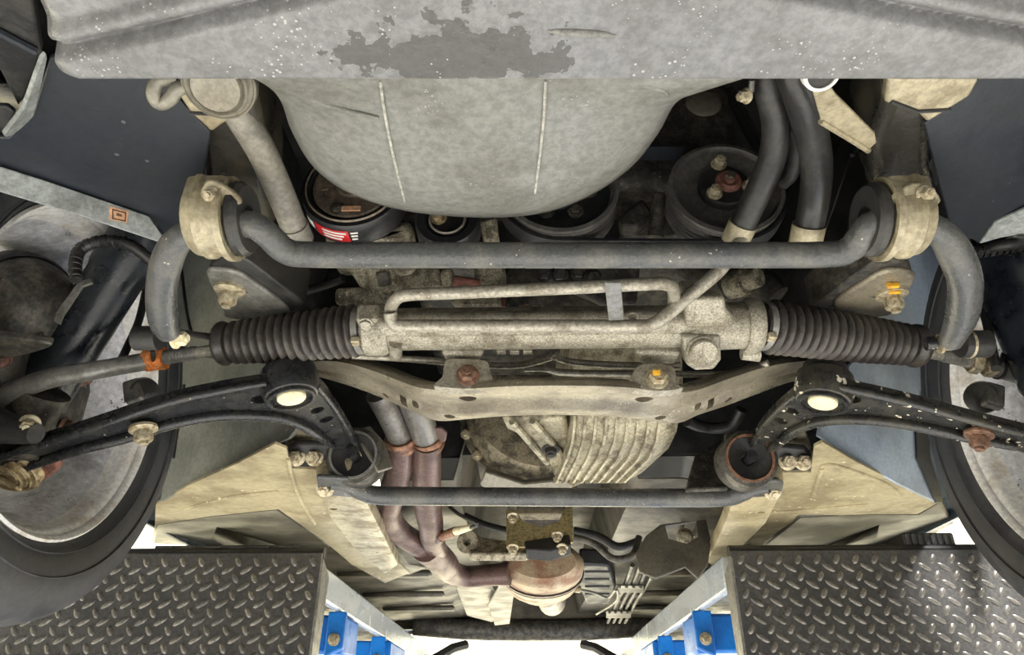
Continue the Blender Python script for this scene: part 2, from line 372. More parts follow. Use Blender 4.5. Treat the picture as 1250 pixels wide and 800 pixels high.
# ------------------------------------------------------------------ the lift: two runways, hanging chequer-plate ramps, blue scissor gear
def lug_mesh():
    n = 8; vs = []; fs = []
    for z, k in ((0, 1.0), (.0022, .72)):
        for j in range(n):
            a = 2 * math.pi * j / n; vs.append((math.cos(a) * .014 * k, -z, math.sin(a) * .0050 * k))
    for j in range(n): fs.append((j, (j + 1) % n, n + (j + 1) % n, n + j))
    fs.append(tuple(range(n, 2 * n)))
    me = bpy.data.meshes.new('tread_lug'); me.from_pydata(vs, [], fs); me.materials.append(M['lug'])
    bm = bmesh.new(); bm.from_mesh(me); bmesh.ops.recalc_face_normals(bm, faces=bm.faces); bm.to_mesh(me); bm.free()
    me.polygons.foreach_set('use_smooth', [True] * len(me.polygons)); me.set_sharp_from_angle(angle=.9)
    return me
LUG = lug_mesh()
def ramp(label, x0, x1, s):
    Y, zt, zb = 1.42, .300, -.34
    t = thing('access_ramp', label, 'ramp', ((x0 + x1) / 2, Y, zb), 'drive-on ramps hanging from the lift')
    MB().box(((x0 + x1) / 2, Y + .004, (zt + zb) / 2), (x1 - x0, .008, zt - zb)).obj('chequer_plate', 'plate', t)
    xi = x1 if s < 0 else x0
    MB().prism([V((xi, Y, zt - .012)), V((xi, Y + .055, zt - .035)), V((xi, Y + .02, zb)), V((xi, Y, zb))], V((-s * .005, 0, 0))).obj('side_flange', 'steelgrey', t)
    MB().tube([V((x0, Y + .02, zt + .004)), V((x1, Y + .02, zt + .004))], .011, 12).obj('hinge_tube', 'dark', t)
    cols = int((min(x1 - x0, .70)) / .0365); n = 0
    for r in range(7):
        for c in range(cols):
            for k in (0, 1):
                x = xi + (s * (.016 + c * .0365 + k * .018)); z = zt - .016 - r * .031 - k * .0155
                if n >= 300 or not x0 + .01 < x < x1 - .01: continue
                o = bpy.data.objects.new('tread_lug', LUG); COL.objects.link(o); o.parent = t
                o.location = V((x, Y, z)) - WLOC[t.name]
                o.rotation_euler = (0, (math.radians(-33) if k else math.radians(58)) * s * -1, 0); n += 1
                if not k: o.scale = (.78, 1, 1.15)
    return t
ramp('dark diamond-tread steel ramp hanging behind the tyre on the left', -1.2, -.373 - .071, -1)
ramp('dark diamond-tread steel ramp hanging on the right, sunlit at its outer end', .425 - .071, .98, 1)
for s, xi, lab in ((-1, -.42 - .09, 'silver-edged lift runway beneath the left sill, blue below'), (1, .49 - .11, 'silver-edged lift runway beneath the right sill, blue below')):
    t = thing('lift_runway', lab, 'lift', (xi + s * .3, 2.4, .05), 'lift runways under the sills')
    MB().box((xi + s * .33, 2.65, .285), (.60, 2.4, .03)).obj('deck', 'steelgrey', t)
    MB().prism([V((xi, 1.60, .328)), V((xi, 3.9, .328)), V((xi, 3.9, .256)), V((xi, 1.60, .256))], V((s * .02, 0, 0))).obj('edge_rail', 'silver', t, bevel=.006)
    MB().box((xi + s * .09, 1.98, .205), (.20, .16, .09)).obj('cross_beam', 'blue', t, bevel=.008)
    MB().box((xi + s * .06, 2.6, .19), (.18, .30, .11)).obj('cross_beam', 'blue', t, bevel=.008)
    for y in (1.88, 2.43):
        o = MB().prism([V((xi - s * .015, y, .255)), V((xi + s * .03, y, .255)), V((xi + s * .03, y, .15)), V((xi - s * .015, y, .17))], V((0, .02, 0))).obj('hanger_plate', 'blue', t, bevel=.004)
        MB().hexa(V((xi + s * .008, y - .001, .19)), V((0, -1, 0)), .011, .012).obj('bolt', 'bolt', o)
    MB().tube([V((xi + s * .10, 2.75, .15)), V((xi + s * .16, 3.0, -.5)), V((xi + s * .16, 3.2, -1.45))], .035, 4).obj('scissor_arm', 'blue', t)
    MB().tube([V((xi + s * .22, 3.2, .15)), V((xi + s * .22, 2.6, -.5)), V((xi + s * .22, 2.2, -1.45))], .035, 4).obj('scissor_arm', 'blue', t)
    MB().box((xi + s * .2, 2.7, -1.47), (.4, 1.7, .06)).obj('base_frame', 'blue', t, bevel=.01)
    MB().tube([V((xi + s * .08, 3.6, .22)), V((xi - s * .10, 3.75, .34)), V((xi - s * .16, 3.8, .36))], .022, 8).obj('stay_arm', 'dark', t)
for lab, x0, x1, y, zt in (('ribbed black rubber block on top of the ramp on the right', .70, .80, 1.44, .335), ('flat black rubber block lying on the ramp on the left', -.79, -.50, 1.44, .318)):
    t = thing('rubber_block', lab, 'rubber block', ((x0 + x1) / 2, y + .04, .300))
    MB().box(((x0 + x1) / 2, y + .04, (zt + .315) / 2), (x1 - x0, .08, zt - .315 + .006)).obj('block_body', 'ribbed', t, bevel=.003)
    n = 8 if x0 > 0 else 6
    for i in range(n):
        MB().box((x0 + (i + .5) * (x1 - x0) / n, y - .001, (zt + .312) / 2), ((x1 - x0) / n * .6, .006, zt - .312)).obj('rib', 'ribbed', t, bevel=.002)

# ------------------------------------------------------------------ wheels
def wheel(label, c, camber, toe, s):
    R = Matrix.Rotation(toe, 3, 'Z') @ Matrix.Rotation(camber, 3, 'Y'); ax = R @ V((s, 0, 0)); c = V(c)
    t = thing('front_wheel', label, 'wheel', c + ax * .1 + V((0, 0, -.317)), 'front wheels')
    ty = MB().lathe([(.213, .006), (.228, -.006), (.246, -.015), (.270, -.018), (.292, -.011), (.305, .002), (.312, .016), (.316, .035), (.3165, .055), (.309, .057), (.309, .066), (.317, .068), (.3175, .095), (.310, .097), (.310, .107), (.3175, .109), (.317, .136), (.309, .138), (.309, .147), (.3165, .149), (.315, .17), (.305, .196), (.28, .212), (.24, .21), (.214, .195)], c, ax, 96, closed=True).obj('tyre', 'tyre', t)
    for rr in (.2335, .262):
        MB().lathe([(rr - .0012, -.0125 - (.005 if rr > .25 else 0)), (rr, -.0145 - (.005 if rr > .25 else 0)), (rr + .0012, -.0125 - (.005 if rr > .25 else 0))], c, ax, 96, closed=True).obj('sidewall_ring', 'tyre', ty)
    MB().lathe([(.2195, .003), (.2205, -.002), (.2175, -.0045), (.214, -.001), (.2115, .004), (.212, .010), (.219, .010)], c, ax, 96, closed=True).obj('rim_lip', 'lip', t)
    MB().lathe([(.2125, .006), (.207, .010), (.2035, .018), (.2015, .032), (.1965, .040), (.204, .044), (.212, .02)], c, ax, 96, closed=True).obj('rim_flange', 'lip', t)
    MB().lathe([(.1985, .036), (.190, .052), (.1835, .075), (.180, .12), (.179, .165), (.190, .17), (.192, .12), (.2, .06)], c, ax, 96, closed=True).obj('rim_barrel', 'rim', t)
    for k in range(10):
        a = 2 * math.pi * k / 10; u, w, _ = frame(ax); d = u * math.cos(a) + w * math.sin(a); q = ax.cross(d)
        MB().prism([c + ax * .16 + d * .05 + q * .018, c + ax * .16 + d * .185 + q * .013, c + ax * .16 + d * .185 - q * .013, c + ax * .16 + d * .05 - q * .018], ax * .03).obj('spoke', 'rim', t)
    MB().lathe([(0, .15), (.06, .15), (.065, .17), (.065, .195), (0, .2)], c, ax, 32).obj('hub', 'rim', t)
    return t, c, ax
WL = wheel('left front wheel with dirty alloy rim behind the slanted black strut', (-.637, .836, .416), -.029, .030, -1)
WR = wheel('right front wheel with beige alloy lip behind the grit-spattered black arm', (.643, .858, .386), -.005, -.017, 1)

# hubs with brake discs
for (t0, c, ax), s, lab in ((WL, -1, 'grey wheel hub carrier with brake disc inside the left rim'), (WR, 1, 'grey wheel hub carrier with brake disc inside the right rim')):
    t = thing('hub_carrier', lab, 'hub carrier', c + ax * .08 + V((0, 0, -.12)), 'front hub carriers')
    MB().lathe([(.142, .100), (.142, .122), (.06, .122), (.06, .10)], c, ax, 48, closed=True).obj('brake_disc', 'steelgrey', t)
    MB().lathe([(.135, .088), (.138, .094), (.07, .094), (.05, .070), (.045, .070), (.068, .09)], c, ax, 48, closed=True).obj('splash_shield', 'greasy', t)
    o = MB().lathe([(0, .07), (.03, .072), (.045, .078), (.052, .085), (.055, .10), (.05, .13), (0, .13)], c, ax, 32).obj('bearing_housing', 'steelgrey', t)
    cc = c + ax * .035
    MB().tube([cc + V((0, .0, -.03)), cc + V((s * .02, .02, -.07)), cc + V((s * .02, .03, -.115))], [.034, .028, .024], 16, 4).obj('lower_lug', 'greasy', t)
    # caliper at the back of the disc
    MB().prism([c + ax * .075 + V((0, math.cos(a) * r, math.sin(a) * r)) for r, a in ((.085, .55), (.16, .62), (.166, .25), (.166, -.15), (.16, -.5), (.085, -.42))], ax * .065).obj('brake_caliper', 'greasy', t, bevel=.012)
    MB().hexa(c + ax * .074 + V((0, .12, .05)), -ax, .012, .014).obj('bolt', 'rust', t)
    MB().hexa(c + ax * .074 + V((0, .12, -.035)), -ax, .012, .014).obj('bolt', 'rust', t)

# visible pieces of the left knuckle
t = thing('knuckle_casting', 'dark rounded steering knuckle casting at the left edge, with rusty bolts', 'knuckle', P(20, 420, .42))
o = MB().lathe([(0, -.075), (.03, -.072), (.055, -.055), (.068, -.02), (.07, .02), (.06, .06), (0, .07)], PY(22, 372, .82), V((-.75, .25, .35)), 36).obj('dome', 'greasy', t)
MB().lathe([(.0705, -.016), (.074, -.010), (.074, .012), (.0705, .018)], PY(22, 372, .82), V((-.75, .25, .35)), 36, closed=True).obj('dome_band', 'dark', t)
MB().plate([(-30, 412), (15, 414), (62, 420), (52, 428), (10, 438), (-30, 440)], zplane(.40), .010, 3).obj('cast_web', 'greasy', t, bevel=.003)
MB().plate([(8, 412), (48, 372), (58, 382), (50, 412)], plane3(PY(8, 412, .80), PY(48, 372, .84), PY(50, 412, .80)), .015).obj('cast_rib', 'greasy', t, bevel=.004)
q = PY(62, 369, .83); MB().hexa(q, CAM - q + V((0, 0, -.3)), .0125, .018, 1.1, False).obj('bolt', 'rust', t)
q = PY(2, 437, .80); MB().hexa(q, CAM - q + V((0, 0, -.2)), .011, .018, 1.1, False).obj('bolt', 'redrust', t)
o = MB().tube([PY(-30, 512, .80), PY(5, 522, .80), PY(44, 530, .79)], [.026, .02, .012], 16, 4).obj('lower_arm_boss', 'dark', t)
q = PY(37, 517, .79); MB().hexa(q, V((.3, -.6, -.6)), .009, .014).obj('bolt', 'bolt', t)

# struts
t = thing('suspension_strut', 'satin black strut tube slanting up across the left wheel, open at its lower end', 'strut', PY(45, 495, .835), 'front suspension struts')
a, b2 = PY(42, 492, .885), PY(192, 258, .80); ax = (b2 - a).normalized()
MB().lathe([(.026, .0), (.037, .0), (.039, .004), (.038, .010), (.038, .20), (.041, .21), (.041, (b2 - a).length), (0, (b2 - a).length), (0, .05), (.026, .045)], a, ax, 40, closed=True, caps=False).obj('strut_tube', 'strut', t)
MB().lathe([(0, .012), (.024, .012), (.024, .03), (0, .03)], a, ax, 24).obj('inner_rod_end', 'black', t)
q = PY(91, 345, .80); MB().plate([(96, 344), (110, 340), (112, 345), (100, 349), (76, 385), (72, 395), (66, 392), (68, 382)], yplane(.755), .004).obj('hose_bracket', 'steelgrey', t)
t = thing('suspension_strut', 'satin black strut tube at the right edge beside the corner of the dark panel', 'strut', PY(1270, 440, .84), 'front suspension struts')
a, b2 = PY(1291, 470, .84), PY(1205, 290, .87); ax = (b2 - a).normalized()
MB().lathe([(.03, .0), (.040, .0), (.042, .005), (.041, .012), (.041, .2), (.044, .21), (.044, (b2 - a).length), (0, (b2 - a).length), (0, .05), (.03, .045)], a, ax, 40, closed=True, caps=False).obj('strut_tube', 'strut', t)
MB().plate([(1202, 362), (1210, 360), (1238, 410), (1250, 440), (1240, 442), (1222, 420)], yplane(.9), .004).obj('hose_bracket', 'rim', t)

# brake hoses and sensor cables
def hose(name, label, cat, pts, r, m, group=None, ends=None, n=14):
    t = thing(name, label, cat, V(pts[0]), group)
    MB().tube(pts, r, n, 6).obj('hose_body' if 'hose' in name else 'line_body', m, t); return t
t = hose('brake_hose', 'spiral-wrapped black brake hose arching over the left strut', 'hose', [PY(93, 342, .74), PY(92, 322, .74), PY(100, 303, .74), PY(128, 294, .74), PY(160, 300, .745), PY(188, 322, .77)], .0072, 'rubber', 'brake hoses')
pts = spline([(93, 342), (92, 322), (100, 303), (128, 294), (160, 300), (188, 322)], 3)
for i in range(1, len(pts) - 1):
    q = PY(pts[i][0], pts[i][1], .74 + .03 * max(0, (pts[i][0] - 140) / 48) ** 1.5); d = PY(pts[i + 1][0], pts[i + 1][1], .74) - PY(pts[i - 1][0], pts[i - 1][1], .74)
    MB().lathe([(.0072, -.004), (.0082, -.003), (.0082, .003), (.0072, .004)], q, d, 14, closed=True).obj('wrap_turn', 'rubber', t)
t = hose('brake_hose', 'ribbed black brake hose running to the right edge under the pale flange', 'hose', [PY(1180, 316, .86), PY(1205, 304, .82), PY(1235, 298, .80), PY(1270, 298, .80)], .008, 'rubber', 'brake hoses')
for i in range(8):
    x = 1194 + i * 8; q = PY(x, 308 - (x - 1194) * .16, .82); MB().lathe([(.008, -.003), (.0092, -.002), (.0092, .002), (.008, .003)], q, V((1, -.2, .1)), 14, closed=True).obj('wrap_turn', 'rubber', t)
hose('sensor_cable', 'thin black cable running down beside the left drop link', 'cable', [PY(180, 345, .88), PY(170, 390, .88), PY(155, 425, .86), PY(148, 440, .84)], .0055, 'rubber')
hose('sensor_cable', 'thin black cable looping down to the right tie rod nut', 'cable', [PY(1188, 360, .9), PY(1202, 385, .88), PY(1210, 420, .86), PY(1216, 450, .85)], .006, 'rubber')
hose('sensor_cable', 'thinner black cable hanging at the right edge by the strut', 'cable', [PY(1240, 400, .9), PY(1228, 425, .88), PY(1218, 448, .85)], .003, 'rubber')

# ------------------------------------------------------------------ anti-roll bar
arb = thing('anti_roll_bar', 'long black anti-roll bar crossing the whole car in front of the steering rack', 'anti-roll bar', P(690, 311, .41))
q = [(207, 408, .385), (200, 392, .39), (197, 360, .40), (204, 318, .415), (222, 290, .43), (262, 276, .44), (305, 274, .44), (328, 288, .435), (348, 306, .43), (380, 311, .43), (520, 311.5, .43), (690, 312, .43), (860, 311.5, .43), (1005, 311, .43), (1038, 304, .43), (1052, 288, .435), (1066, 274, .44), (1105, 271, .44), (1145, 282, .435), (1166, 310, .42), (1178, 345, .405), (1174, 385, .395), (1160, 418, .385)]
pts = [P(*x) for x in q]
MB().tube(pts, [.012] + [.0155] * 3 + [.0138] * 15 + [.0165] * 3 + [.012], 20, 5).obj('bar', 'bar', arb)
for s, (cx, cy), dirn in ((-1, (268, 268), 1), (1, (1092, 268), -1)):
    c = P(cx, cy, .452); ax = V((dirn, 0, 0))
    t = thing('bar_bracket', ('beige saddle bracket clamping the left end of the anti-roll bar' if s < 0 else 'beige saddle bracket clamping the right end of the anti-roll bar'), 'bracket', c + V((0, 0, -.03)), 'anti-roll bar brackets')
    MB().lathe([(.014, .018), (.036, .018), (.038, .020), (.038, .026), (.034, .031), (.014, .031)], c, ax, 32, closed=True).obj('rubber_bush', 'rubber', t)
    MB().lathe([(.0375, .010), (.043, .010), (.043, .017), (.0375, .017)], c, ax, 32, closed=True).obj('saddle_lip', 'beige2', t)
    prof = []
    for h, r in ((.016, .036), (.012, .0385), (-.004, .0385), (-.007, .041), (-.012, .041), (-.015, .0385), (-.022, .037), (-.025, .034)):
        ring = [c + ax * h + V((0, -math.sin(a) * r, -math.cos(a) * r * .98)) for a in [math.radians(x) for x in range(-100, 101, 10)]]
        ring += [c + ax * h + V((0, -r * .98, .025)), c + ax * h + V((0, r * .98, .025))]
        prof.append(ring)
    MB().rings(prof).obj('saddle', 'beige2', t)
    ear = [(cx - 24, cy - 18), (cx - 19, cy - 44), (cx - 6, cy - 48), (cx + 19, cy - 33), (cx + 24, cy - 18)] if s < 0 else [(cx - 4, cy - 20), (cx + 6, cy - 36), (cx + 30, cy - 46), (cx + 50, cy - 36), (cx + 54, cy - 18)]
    pe = plane3(P(ear[0][0], ear[0][1], .445), P(ear[-1][0], ear[-1][1], .445), P(ear[2][0], ear[2][1], .462))
    o = MB().plate(ear, pe, .006, 3).obj('ear', 'beige2', t, bevel=.002)
    bx, by = (259, 238) if s < 0 else (1127, 237)
    bolt(bx, by, pe, 8, .012, 'bolt', t)
for lab, pts, r in (('short black drop link stud at the lower end of the left bar arm', [(178, 413, .40), (207, 413, .395), (215, 415, .39)], 9), ('short black drop link stud at the lower end of the right bar arm', [(1130, 420, .39), (1150, 417, .39), (1195, 420, .40)], 10)):
    t = thing('drop_link', lab, 'drop link', P(*pts[0]), 'anti-roll bar drop links')
    k = pxm(r, P(*pts[0])); a = P(*pts[0]); b2 = P(*pts[-1])
    if pts[0][0] < 600:
        MB().tube([a + V((-.012, 0, 0)), a + V((.016, 0, 0))], .0145, 20).obj('rubber_boot', 'rubber', t)
        MB().hexa(P(213, 414, .392), V((1, -.1, 0)), .0085, .014).obj('nut', 'cream', t)
        MB().tube([P(222, 406, .42), P(250, 410, .44), P(275, 412, .47)], .004, 8, 4).obj('wire', 'rubber', t)
    else:
        MB().tube([b2 + V((-.022, 0, 0)), b2 + V((.01, 0, 0))], .0165, 20).obj('rubber_boot', 'rubber', t)
        MB().lathe([(.0166, -.002), (.0175, -.002), (.0175, .001), (.0166, .001)], b2 + V((-.012, 0, 0)), V((1, 0, 0)), 20, closed=True).obj('clip_ring', 'bolt', t)
        MB().hexa(P(1146, 420, .39), V((1, -.1, 0)), .0085, .016).obj('nut', 'bolt', t)
        MB().tube([P(1130, 420, .39), P(1142, 419, .39)], .008, 12).obj('stud', 'black', t)

# ------------------------------------------------------------------ steering rack
rk = thing('steering_rack', 'dusty cast aluminium steering rack spanning the middle, with ribbed rubber bellows at both ends', 'steering rack', P(690, 420, .40))
Z = .45; yR = P(690, 400, Z).y
def RX(px, py=402): return P(px, py, Z).x
def rackpt(px, dy=0, dz=0): return V((RX(px), yR + dy, Z + dz))
MB().tube([rackpt(446), rackpt(860)], .0275, 28).obj('housing_tube', 'rack', rk)
MB().tube([rackpt(468, -.018, -.004), rackpt(850, -.018, -.004)], .017, 20).obj('upper_rib', 'rack', rk)
MB().lathe([(0, 0), (.030, 0), (.034, .004), (.034, .028), (.030, .034), (0, .034)], rackpt(444), V((1, 0, 0)), 28).obj('end_flange', 'rack', rk)
MB().box(rackpt(455, -.028, .004), (.028, .022, .026)).obj('end_lug', 'rack', rk, bevel=.004)
MB().hexa(rackpt(454, -.034, -.010), V((0, -.4, -1)), .0075, .006, 1.2, False).obj('bolt', 'rack', rk)
MB().tube([P(483, 418, .425), P(483, 434, .425)], .0085, 14).obj('drain_stub', 'rack', rk)
# square keys on the underside of the casting
for i in range(3):
    for j in range(2):
        MB().box(P(612 + i * 16, 418 + j * 11, .4265), (.012, .009, .006)).obj('cast_pad', 'rack', rk, bevel=.001)
# pinion tower
ph = MB().tube([rackpt(835), rackpt(852), rackpt(905)], [.029, .032, .030], 28)
ph.obj('pinion_housing', 'rack', rk)
MB().plate([(836, 375), (838, 364), (885, 363), (887, 378), (896, 386), (896, 400), (838, 402)], plane3(P(836, 400, .428), P(896, 400, .428), P(860, 365, .448)), .05).obj('pinion_tower', 'rack', rk, bevel=.004)
MB().lathe([(0, 0), (.033, 0), (.036, .004), (.036, .014), (.033, .020), (0, .020)], rackpt(905), V((1, 0, 0)), 28).obj('end_flange', 'rack', rk)
MB().tube([P(905, 432, .425), P(926, 432, .425)], [.008, .011], 14).obj('end_lug', 'rack', rk)
pj = plane3(P(832, 409, .424), P(880, 409, .424), P(857, 452, .392))
o = MB().plate([(832, 409), (880, 409), (881, 440), (872, 452), (850, 453), (838, 446)], pj, .028).obj('adjuster_block', 'rack', rk, bevel=.004)
q = PL(857, 429, pj); MB().lathe([(0, 0), (.0205, 0), (.0205, -.003), (.018, -.004), (.018, -.010), (.016, -.012), (0, -.012)], q, pj[1], 28).obj('adjuster_cap', 'rack', rk)
# mounting feet
for x0, x1 in ((538, 592), (775, 832)):
    MB().plate([(x0, 432), (x1, 432), (x1 - 8, 446), (x0 + 8, 446)], zplane(.42), .03).obj('mounting_foot', 'rack', rk, bevel=.005)
# hydraulic pipes
pp = [P(478, 384, .43), P(477, 376, .424), P(484, 365, .42), (P(500, 360, .42)), P(560, 357.5, .42), P(690, 352, .42), P(790, 347, .42), P(812, 347, .42), P(822, 354, .425), P(822, 372, .435)]
MB().tube(pp, .0072, 14, 6).obj('return_pipe', 'pipe', rk)
pp = [P(476, 382, .415), P(478, 392, .408), P(486, 397.5, .404), P(510, 398, .404), P(640, 398, .404), P(775, 398, .404), P(796, 396, .404), P(812, 386, .412), P(845, 358, .435), P(880, 328, .46), P(905, 292, .50)]
MB().tube(pp, [.0075] * 7 + [.008] * 4, 14, 6).obj('pressure_pipe', 'pipe', rk)
o = MB().plate([(738, 346), (758, 346), (762, 391), (743, 392)], plane3(P(738, 346, .408), P(758, 346, .408), P(750, 392, .40)), .004).obj('pipe_clip', 'steelgrey', rk, bevel=.001)
MB().hexa(P(772, 387, .418), V((0, -.4, -1)), .005, .004).obj('bolt', 'rack', rk)
# bellows: ribs along a slightly drooping axis
def bellow(p0, p1, r0, r1, n, big):
    a, b2 = V(p0), V(p1); L = (b2 - a).length; ax = (b2 - a) / L; pr = [(r0 * .80, 0), (r0 * .82, L * .05)]
    h0 = .05; w = .87 / n
    for i in range(n):
        f = i / (n - 1); k = (r0 * (1 - f) + r1 * f) * (1.0 if f < .72 else 1.0 - .06 * (f - .72) / .28)
        h = (h0 + i * w) * L; ww = w * L
        pr += [(k * .76, h + ww * .02), (k * .80, h + ww * .12), (k * .98, h + ww * .36), (k * 1.0, h + ww * .5), (k * .98, h + ww * .64), (k * .80, h + ww * .88), (k * .76, h + ww * .98)]
    k = r1
    pr += [(k * .86, L * .925), (k * .88, L * .95), (k * .96, L * .965), (k * .96, L * .985), (k * .90, L), (0, L)]
    return a, ax, [(0, 0)] + pr
for s in (-1, 1):
    if s < 0: a, ax, pr = bellow(rackpt(446), V(P(269, 420, .445)), .0355, .0310, 15, 1)
    else: a, ax, pr = bellow(rackpt(924), V(P(1122, 423, .445)), .0362, .0305, 17, 1)
    o = MB().lathe(pr, a, ax, 44).obj('bellows', 'bellow', rk, smooth=60)
    MB().lathe([(.0300, .002), (.0318, .002), (.0318, .010), (.0300, .010)], a, ax, 36, closed=True).obj('hose_clamp', 'steelgrey', o)
    MB().box(a + ax * .006 + V((0, -.020, -.027)), (.010, .012, .008)).obj('clamp_screw', 'bolt', o, bevel=.001)
# tie rods
ty = thing('tie_rod', 'left tie rod, bent grey rod with orange painted clamp beyond the bellows', 'tie rod', P(100, 455, .41), 'tie rods')
MB().tube([P(275, 425, .44), P(240, 431, .436)], .0078, 14).obj('inner_rod', 'pipe', ty)
MB().tube([P(240, 431, .436), P(200, 437, .43)], .0088, 14).obj('threaded_rod', 'steelgrey', ty)
for i in range(11):
    f = i / 10; q = P(238 - f * 36, 431.3 + f * 5.4, .436 - f * .006); MB().lathe([(.0085, -.0012), (.0098, 0), (.0085, .0012)], q, V((-1, .1, -.1)), 14, closed=True).obj('thread_turn', 'steelgrey', ty)
MB().tube([P(180, 441, .425), P(140, 448, .412), P(100, 455, .40), P(62, 462, .39), P(32, 472, .38), P(0, 486, .37), P(-40, 500, .36)], [.012, .0118, .0125, .0128, .0135, .0145, .016], 16, 5).obj('outer_rod', 'steelgrey', ty)
q = P(190, 439, .428); MB().lathe([(.0095, -.013), (.0148, -.013), (.0148, -.002), (.013, 0), (.0148, .002), (.0148, .013), (.0095, .013)], q, V((1, -.05, .1)), 24, closed=True).obj('clamp', 'orange', ty)
MB().tube([P(186, 428, .424), P(188, 446, .420)], .003, 8).obj('clamp_slot', 'dark', ty)
ty = thing('tie_rod', 'right tie rod with threaded shank and two lock nuts beyond the bellows', 'tie rod', P(1190, 445, .41), 'tie rods')
MB().tube([P(1118, 427, .445), P(1148, 433, .44)], .0085, 14).obj('inner_rod', 'pipe', ty)
MB().tube([P(1148, 433, .44), P(1184, 441, .434)], .0085, 14).obj('threaded_rod', 'steelgrey', ty)
for i in range(13):
    f = i / 12; q = P(1150 + f * 33, 433.5 + f * 7.4, .44 - f * .006); MB().lathe([(.0085, -.0011), (.0098, 0), (.0085, .0011)], q, V((1, .1, -.1)), 14, closed=True).obj('thread_turn', 'steelgrey', ty)
for x, y, z, r in ((1189, 442, .433, .0165), (1207, 447, .430, .0155)):
    q = P(x, y, z); u, w, a = frame(V((1, .1, -.12)))
    hx = lambda h, k: [q + a * h + (u * math.cos(math.pi * j / 3) + w * math.sin(math.pi * j / 3)) * r * k for j in range(6)]
    MB().rings([hx(-.007, .9), hx(-.005, 1), hx(.006, 1), hx(.008, .9)]).obj('lock_nut', 'bolt', ty, smooth=20)
MB().tube([P(1212, 448, .429), P(1250, 458, .423), P(1300, 470, .415)], [.013, .0145, .015], 18, 4).obj('outer_rod', 'steelgrey', ty)
MB().lathe([(.0135, -.002), (.0155, -.002), (.0155, .002), (.0135, .002)], P(1219, 450, .428), V((1, .1, -.12)), 18, closed=True).obj('band', 'rubber', ty)
# ball-joint studs seen past the rods
for lab, x, y, z, r in (('grey ball-joint stub with square end under the left tie rod', 163, 478, .40, 14), ('grey ball-joint stub with square end under the right tie rod', 1212, 484, .39, 15)):
    q = P(x, y, z); k = pxm(r, q); s = -1 if x < 600 else 1
    t = thing('ball_joint_stub', lab, 'ball joint', q + V((0, 0, -.02)), 'ball-joint stubs')
    MB().lathe([(0, -.5 * k), (1.25 * k, -.4 * k), (1.35 * k, 0), (1.25 * k, .6 * k), (0, .9 * k)], q + V((-s * .006, .012, .004)), V((-s * .6, -.5, -.3)), 24).obj('rubber_boot', 'rubber', t)
    MB().box(q, (1.5 * k, 1.0 * k, 2.1 * k), Matrix.Rotation(s * .35, 3, 'Y')).obj('stub_end', 'steelgrey', t, bevel=.004)

# ------------------------------------------------------------------ front crossmember
xm = thing('crossmember', 'dusty pressed-steel crossmember below the steering rack, with two bolted towers and round holes', 'crossmember', P(680, 500, .36))
st = [(372, 440, 456, .46), (410, 438, 466, .445), (446, 446, 478, .43), (480, 458, 492, .405), (508, 468, 505, .385), (535, 471, 514, .375), (570, 470, 512, .37), (620, 467, 508, .37), (680, 466, 507, .37), (740, 467, 508, .37), (787, 470, 513, .37), (826, 474, 517, .375), (852, 472, 507, .385), (885, 460, 496, .405), (925, 447, 481, .43), (960, 440, 468, .445), (1000, 437, 458, .46)]
st = spline(st, 3)
def xsec(px, a, b2, z):
    A, B = P(px, a, z + .006), P(px, b2, z + .004); M1, M2 = P(px, a + (b2 - a) * .30, z), P(px, a + (b2 - a) * .42, z + .005); M3, M4 = P(px, a + (b2 - a) * .62, z + .005), P(px, a + (b2 - a) * .80, z)
    up = V((0, 0, .035))
    return [A + V((0, .004, .006)), A, P(px, a + (b2 - a) * .12, z), M1, M2, M3, M4, P(px, b2 - (b2 - a) * .06, z + .001), B, B + V((0, .002, .012)), B + up, A.lerp(B, .55) + up]
o = MB().rings([xsec(*q) for q in st]).obj('beam', 'xmem', xm, smooth=50)
c = MB()
for x, y, r, z in ((571, 490, 11, .37), (787, 491, 11, .37), (549, 507, 7, .375), (806, 508, 7, .375), (471, 485, 4.5, .41), (507, 495, 4.5, .387), (852, 497, 4.5, .387), (889, 487, 4.5, .41)):
    q = P(x, y, z); k = pxm(r, q); c.lathe([(0, -.03), (k, -.03), (k, .018), (0, .018)], q, V((0, 0, 1)), 18)
for x, y, z in ((493, 490, .398), (867, 492, .398)):
    c.box(P(x, y, z), (.010, .020, .04))
cut(o, c)
for s, (bx, by), poly in ((-1, (571, 459), [(530, 472), (540, 460), (542, 446), (550, 438), (592, 440), (598, 452), (603, 464), (612, 470), (580, 475)]), (1, (802, 463), [(758, 470), (768, 464), (774, 452), (786, 444), (818, 446), (825, 456), (826, 468), (834, 474), (800, 478)])):
    pt = plane3(P(poly[0][0], 478, .366), P(poly[0][0] + 60, 478, .366), P(570, 440, .412))
    t = MB().plate(poly, pt, .014, 3).obj('tower', 'pipe', xm, bevel=.003)
    bolt(bx, by, pt, 11, .012, 'rust' if s < 0 else 'bolt', t, flange=1.3)
MB().plate([(797, 452), (806, 452), (806, 458), (797, 458)], plane3(P(797, 452, .386), P(806, 452, .386), P(800, 458, .38)), .002).obj('paint_mark', 'yellow', xm)
